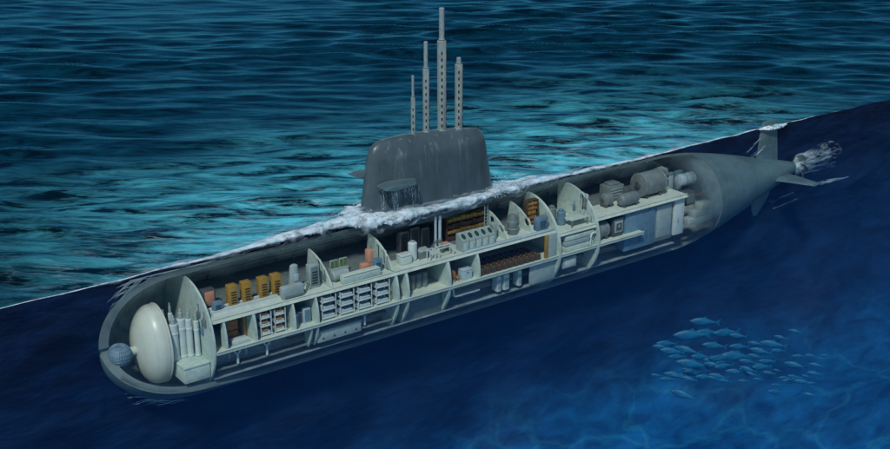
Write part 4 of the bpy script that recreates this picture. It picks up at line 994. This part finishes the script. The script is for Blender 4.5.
FISH = [(79.63, -10.66, -12.79, 0.94, 0.02, 0.07),
        (74.59, -13.54, -11.69, 1.13, 0.05, 0.03),
        (79.13, -11.45, -13.46, 0.87, 0.13, 0.06),
        (79.39, -13.47, -12.8, 0.92, 0.2, 0.09),
        (76.57, -17.11, -10.99, 0.53, -0.01, 0.11),
        (76.87, -14.33, -13.05, 0.78, 0.05, 0.14),
        (76.53, -17.33, -11.93, 0.64, 0.1, 0.11),
        (74.23, -11.14, -13.31, 0.67, 0.1, 0.1),
        (73.54, -14.12, -12.6, 0.77, -0.19, 0.14),
        (75.12, -18.2, -12.08, 0.98, 0.09, 0.14),
        (72.4, -18.61, -11.36, 0.73, 0.17, 0.08),
        (69.39, -18.32, -11.1, 0.94, -0.02, 0.15),
        (70.28, -19.76, -10.86, 0.5, -0.16, 0.04),
        (71.39, -17.18, -12.85, 0.91, 0.19, 0.08),
        (67.59, -18.15, -11.62, 0.61, -0.08, 0.09),
        (71.67, -13.67, -12.34, 0.64, -0.06, 0.1),
        (70.49, -15.8, -11.75, 0.57, 0.16, 0.12),
        (70.38, -18.41, -10.71, 0.61, 0.14, 0.16),
        (76.54, -19.55, -11.49, 0.63, -0.13, 0.14),
        (72.71, -22.76, -10.61, 0.6, 0.16, 0.1),
        (72.25, -22.11, -11.36, 0.44, -0.12, 0.14),
        (70.85, -13.49, -11.78, 0.47, -0.09, 0.03),
        (70.94, -20.42, -10.94, 0.61, 0.2, 0.03),
        (71.14, -21.41, -11.1, 0.55, -0.04, 0.04),
        (69.43, -17.38, -12.62, 0.56, 0.11, 0.14),
        (71.96, -17.58, -13.37, 0.57, 0.05, 0.03),
        (69.78, -20.82, -11.34, 0.55, -0.07, 0.14),
        (72.51, -21.49, -10.56, 0.5, 0.0, 0.16),
        (82.14, -17.39, -12.57, 0.41, -0.17, 0.1),
        (81.91, -16.75, -13.41, 0.82, -0.12, 0.08),
        (77.72, -18.08, -11.67, 0.45, -0.14, 0.03),
        (74.39, -20.75, -10.9, 0.43, -0.07, 0.15),
        (72.92, -20.95, -10.81, 0.27, -0.05, 0.08),
        (76.14, -20.61, -11.94, 0.49, 0.06, 0.1),
        (75.01, -20.89, -11.82, 0.33, 0.05, 0.15),
        (74.67, -22.12, -11.98, 0.38, -0.03, 0.12),
        (76.97, -21.21, -12.79, 0.25, -0.08, 0.16),
        (71.78, -21.87, -11.94, 0.32, 0.02, 0.02),
        (75.39, -23.1, -12.25, 0.32, 0.03, 0.02),
        (78.63, -21.95, -11.65, 0.39, 0.05, 0.03),
        (79.48, -22.6, -11.62, 0.36, -0.01, 0.12),
        (81.97, -22.28, -12.44, 0.34, 0.08, 0.12),
        (80.09, -20.64, -13.43, 0.68, -0.18, 0.11),
        (75.17, -26.04, -10.61, 0.42, -0.1, 0.08),
        (75.11, -25.06, -11.72, 0.47, -0.07, 0.07),
        (76.73, -23.0, -12.56, 0.32, -0.05, 0.1),
        (74.49, -19.66, -12.6, 0.27, -0.05, 0.13),
        (75.42, -20.57, -13.42, 0.33, 0.03, 0.12),
        (74.18, -20.55, -12.57, 0.33, -0.11, 0.13),
        (80.39, -22.52, -12.78, 0.44, -0.13, 0.08)]
FISH += [(72.67, -19.4, -10.97, 0.27, 0.0, 0.18),
         (70.04, -15.39, -13.86, 0.52, 0.09, 0.08),
         (79.27, -18.61, -13.61, 0.45, 0.19, 0.11),
         (76.19, -21.91, -13.64, 0.34, 0.08, 0.14),
         (75.16, -16.77, -13.27, 0.41, 0.14, 0.02),
         (84.44, -17.17, -12.67, 0.41, -0.21, 0.07),
         (78.53, -22.2, -13.58, 0.41, 0.17, 0.02),
         (69.89, -14.23, -13.94, 0.38, -0.0, 0.18),
         (73.23, -18.47, -13.67, 0.54, -0.14, 0.11),
         (76.44, -24.43, -11.88, 0.25, -0.1, 0.2),
         (73.73, -26.95, -10.67, 0.26, 0.05, -0.01),
         (69.19, -20.86, -11.29, 0.31, -0.07, 0.17),
         (71.42, -22.41, -10.55, 0.47, -0.21, 0.16),
         (73.19, -16.8, -12.45, 0.45, -0.18, 0.12),
         (70.16, -15.46, -11.27, 0.74, -0.0, 0.14),
         (72.07, -16.45, -13.19, 0.78, -0.04, 0.06),
         (77.23, -22.44, -13.4, 0.52, -0.11, -0.01),
         (71.72, -28.14, -10.55, 0.37, -0.21, -0.01),
         (66.43, -20.68, -10.62, 0.45, -0.16, 0.1),
         (67.52, -18.56, -11.56, 0.33, -0.02, 0.13),
         (74.73, -22.89, -13.41, 0.49, 0.12, 0.17),
         (75.65, -17.51, -12.15, 0.35, 0.06, -0.0),
         (81.19, -17.98, -13.38, 0.42, 0.03, 0.07),
         (66.33, -20.32, -12.13, 0.74, -0.21, 0.2)]
hd = math.atan2(-.60, .80)
ft = None
for x, y, z, s, da, pit in FISH:
    if ft is None: ft = fish_proto((x, y, z), 0); f = ft
    else: f = dup(ft, (x, y, z))
    s *= 1.35; f.scale = (s, s, s); f.rotation_euler = (0, pit, hd + 1.7*da)

# ------------------------------------------------------------------ foam, spray and wake
from mathutils import noise
def billow(p, octs, f0):
    v, a, f, tot = 0., 1., f0, 0.
    for _ in range(octs):
        v += a*abs(noise.noise(p*f)); tot += a; a *= .42; f *= 2.1
    return v/tot
def foam_roll(name, x0, x1, dx, amp, yc, m, nphi=44, sweep=(-15, 215), lift=.0):
    k = int((x1-x0)/dx); xs_ = np.linspace(x0, x1, k); V = np.zeros((k, nphi, 3))
    zs_ = sea(xs_, np.zeros_like(xs_))
    for i, x in enumerate(xs_):
        A = amp(x); c = yc(x)
        for j in range(nphi):
            ph = R_(sweep[0]+(sweep[1]-sweep[0])*j/(nphi-1)); cp, sp = math.cos(ph), math.sin(ph)
            p = Vector((x*.55, (c+A*1.3*cp)*.8, A*sp*.8))
            b = noise.fractal(p*(.9/max(A, .35)**.6), .9, 2.1, 4); b2 = noise.noise(Vector((x*.35, 3.7, 0)))
            lump = .95 + .30*b + .30*b2
            run = 1 + .9*noise.noise(Vector((x*1.6, ph*.3, 9)))*max(0, -cp)      # tongues run down the near face
            V[i, j] = (x, c + A*1.3*cp*lump*(.8+.2*run), zs_[i] + lift*A + A*.62*sp*lump*(run if sp < 0 else 1))
    for _ in range(6):
        V[1:-1, 1:-1] = .5*V[1:-1, 1:-1] + .125*(V[:-2, 1:-1] + V[2:, 1:-1] + V[1:-1, :-2] + V[1:-1, 2:])
    me = grid_mesh(name, V.reshape(-1, 3), k, nphi)
    o = link(name, me, m); me.polygons.foreach_set('use_smooth', [True]*len(me.polygons))
    return o
ax_ = np.array([18, 26, 30, 35, 40, 45, 48, 49.6, 51.5, 54, 58, 62, 64, 67, 72, 80, 90, 100, 108, 114.])
aa_ = np.array([.05, .06, .07, .15, .32, .58, .95, 1.2, .9, .75, .66, .68, .72, .48, .26, .16, .10, .10, .03, .004])
yo_ = np.interp
amp = lambda x: float(np.interp(x, ax_, aa_))*.8*(1 + .4*noise.noise(Vector((x*.45, 0, 1.5))))
yce = lambda x: float(np.interp(x, [40, 46, 49, 50.5, 54, 59, 62, 63.5, 67], [0, .1, -.3, -1.3, -1.75, -1.6, -.8, -.1, .1]))
tag(foam_roll('foam', 18, 114, .07, amp, yce, 'foam'), kind='stuff', label='white foam breaking along the waterline over the hull')
film = lambda x: 1.55*amp(x)+.14
tag(foam_roll('water_film', 27, 96, .1, film, lambda x: yce(x)+.1, 'film', 30, (20, 250)), kind='stuff', label='thin film of white water running down over the cut hull')
amp2 = lambda x: float(np.interp(x, [48.2, 49.5, 52, 60, 63, 69], [.5, 1.0, .5, .45, .6, .15]))*(1 + .35*noise.noise(Vector((x*.5, 4, 1.5))))
yc2 = lambda x: float(np.interp(x, [48.2, 50, 54, 60, 63, 69], [.6, 1.5, 1.9, 1.6, .8, 1.2]))
tag(foam_roll('foam', 48.2, 69, .1, amp2, yc2, 'foam', 30, (-20, 200)), kind='stuff', label='white foam along the far foot of the sail')
amp3 = lambda x: .5*math.sin(PI*min(max((x-98.4)/4.6, .03), .97))**.6
tag(foam_roll('spray', 98.4, 103., .06, amp3, lambda x: -.15, 'foam', 30, (-20, 200)), kind='stuff', label='white spray round the tip of the upper rudder')
mb = MB()
for _ in range(420):
    x = random.choice([random.gauss(49.3, 1.3), random.uniform(48, 66), random.gauss(63.5, 1.2)]); e = abs(random.gauss(0, .45))
    y = random.choice([-1.9, 1.9]) + random.gauss(0, .6) if 50 < x < 62.5 else random.gauss(0, 1.2)
    q = bmesh.ops.create_icosphere(mb.bm, subdivisions=1, radius=random.uniform(.015, .05))
    bmesh.ops.translate(mb.bm, verts=q['verts'], vec=(x, y, .55+e))
tag(mb.build('spray', 'foam'), kind='stuff', label='fine white droplets thrown up round the foot of the sail')
def strands(name, paths, m, label):
    mb = MB()
    for pts, r in paths:
        k = len(pts); mb.tube(pts, r, 6, [math.sin(PI*(i+.4)/(k-.2))**.7 for i in range(k)])
    return tag(mb.build(name, m), kind='stuff', label=label)
for q, (r0, r1, x0, x1, mm) in enumerate(((.6, 1.25, 104.4, 110.2, 'froth'), (1.0, 1.7, 104.6, 111.2, 'froth'))):
    nx, na = 60, 48; V = np.zeros((nx, na+1, 3))
    for i in range(nx):
        t = i/(nx-1)
        for j in range(na+1):
            a = 2*PI*j/na; rr = (r0+(r1-r0)*t)*(1+.28*noise.noise(Vector((t*2.2, math.cos(a+2*t)*1.3+q*7, math.sin(a+2*t)*1.3))))
            if t < .12: rr *= (t/.12)**.5
            V[i, j] = (x0+(x1-x0)*t, rr*math.cos(a), ZC + rr*math.sin(a) + .5*t)
    me = grid_mesh('wake', V.reshape(-1, 3), nx, na+1); tag(link('wake', me, mm), kind='stuff', label=('inner' if q == 0 else 'outer')+' bubbly wash swirling behind the propeller')
P = []
for k in range(0):
    a0 = random.uniform(0, 2*PI); r0 = random.uniform(.5, 1.6); ln = random.uniform(2.5, 6.); x0 = 104.6+random.uniform(0, 1.8)
    P.append(([(x0+ln*t, (r0+.35*t)*math.cos(a0+2.2*t), ZC+(r0+.35*t)*math.sin(a0+2.2*t) + .6*t) for t in np.linspace(0, 1, 14)], random.uniform(.06, .14)))
for y0, z0, x0, ln, dz in ((-5.2, -5.2, 102.8, 4.5, .0), (-5.1, -5.15, 102.6, 3.0, .1), (0, -9.3, 100.0, 6., .5), (0, -8.4, 100.6, 4.5, .5), (-.1, -3.2, 97.0, 2.5, 1.6), (.1, -2.6, 96.2, 2.6, 1.9)):
    for q in range(3):
        P.append(([(x0+ln*t, y0-.15+random.uniform(-.1, .1)+.25*math.sin(3*t+q), z0+dz*t+.12*math.sin(5*t+q*2)) for t in np.linspace(0, 1, 10)], random.uniform(.03, .07)))
strands('wake', P, 'froth2', 'thin bubbly wake trailing from the propeller and fins')
P = []
for k in range(26):
    x0 = random.uniform(27.2, 34.5); r = float(hull_r(np.array([x0]))[()]) if False else float(hull_r(x0)); 
    off = random.uniform(.15, 1.0); side = 1 if random.random() < .75 else -1
    pts = []
    for t in np.linspace(0, 1, 9):
        xx = x0+random.uniform(2., 2.2)*t*1.2; rr = float(hull_r(min(xx, 60)))+off*(1-.4*t)+.22*math.sin(5*t+k)
        pts.append((xx, -.12, min(ZC+side*rr, -.05)))
    P.append((pts, random.uniform(.015, .05)))
for k in range(16):
    x0 = random.uniform(28, 31); z = ZC - float(hull_r(x0)) - random.uniform(.1, .8)
    P.append(([(x0+3*t, -.3-.1*math.sin(6*t+k), z-.5*t+.15*math.sin(7*t+k)) for t in np.linspace(0, 1, 9)], random.uniform(.02, .05)))
strands('bow_ripples', P, 'froth2', 'thin bubbly ripples streaming round the bow')
P = []
for k in range(44):
    x = random.uniform(50.1, 53.4); y = -random.uniform(1.95, 2.85) if k % 3 else -1.9
    h = random.uniform(.8, 2.6)
    P.append(([(x+.05*math.sin(9*t+k), y-.05*t, 3.5-h*t) for t in np.linspace(0, 1, 7)], random.uniform(.012, .045)))
for k in range(6):
    x = random.uniform(50.8, 52.4); y = random.uniform(2.2, 2.8); P.append(([(x, y, 3.5-1.1*t) for t in np.linspace(0, 1, 5)], .03))
strands('falling_water', P, 'wisp', 'water dripping off the planes on the sail')

# ------------------------------------------------------------------ light, sky, camera
w = bpy.data.worlds.new('World'); S.world = w; w.use_nodes = True
nt = w.node_tree; bg = nt.nodes['Background']; sky = nt.nodes.new('ShaderNodeTexSky'); sky.sky_type = 'NISHITA'; sky.sun_disc = False
sd = Vector((-.50, -.42, .76)).normalized()
el = math.asin(sd.z); az = math.atan2(sd.x, sd.y)
sky.sun_elevation = el; sky.sun_rotation = az; sky.air_density = 1.0; sky.dust_density = 0; sky.ozone_density = 1.4
nt.links.new(sky.outputs[0], bg.inputs[0]); bg.inputs[1].default_value = .085
sl = bpy.data.lights.new('sun', 'SUN'); sl.energy = 2.3; sl.angle = R_(6); sl.color = (1, .97, .91)
so = bpy.data.objects.new('sun', sl); C.objects.link(so); so.rotation_euler = sd.to_track_quat('Z', 'Y').to_euler()
cam = bpy.data.cameras.new('camera'); cam.sensor_width = 36; cam.lens = 1200/890*36; cam.clip_end = 6000; cam.clip_start = .5
co = bpy.data.objects.new('camera', cam); C.objects.link(co); co.location = (0, -77.66, 32.29)
co.rotation_euler = (R_(90-19.354), 0, R_(-36.722)); S.camera = co
S.view_settings.view_transform = 'Standard'; S.view_settings.look = 'None'; S.view_settings.exposure = 0; S.view_settings.gamma = 1; S.view_settings.use_curve_mapping = False
S.render.engine = 'CYCLES'; S.cycles.use_denoising = True; S.cycles.max_bounces = 6; S.cycles.volume_bounces = 1; S.cycles.transparent_max_bounces = 16
for o in C.objects:
    k = o.get('kind')
    if k and not o.parent:
        base = o.name.split('.')[0]
        o['category'] = {'sea': 'sea', 'deep_water': 'water', 'sea_floor': 'sea floor', 'water': 'water', 'falling_water': 'water', 'water_film': 'water'}.get(base, 'foam')
        if not o.get('label'):
            o['label'] = {'sea': 'dark teal rippled sea surface beyond the submarine', 'deep_water': 'narrow dark blue cut face of the sea between waterline and hull',
                          'sea_floor': 'deep blue water face curving down into the pale blue sea floor', 'water': 'clear blue water on the near side of the hull'}[base]
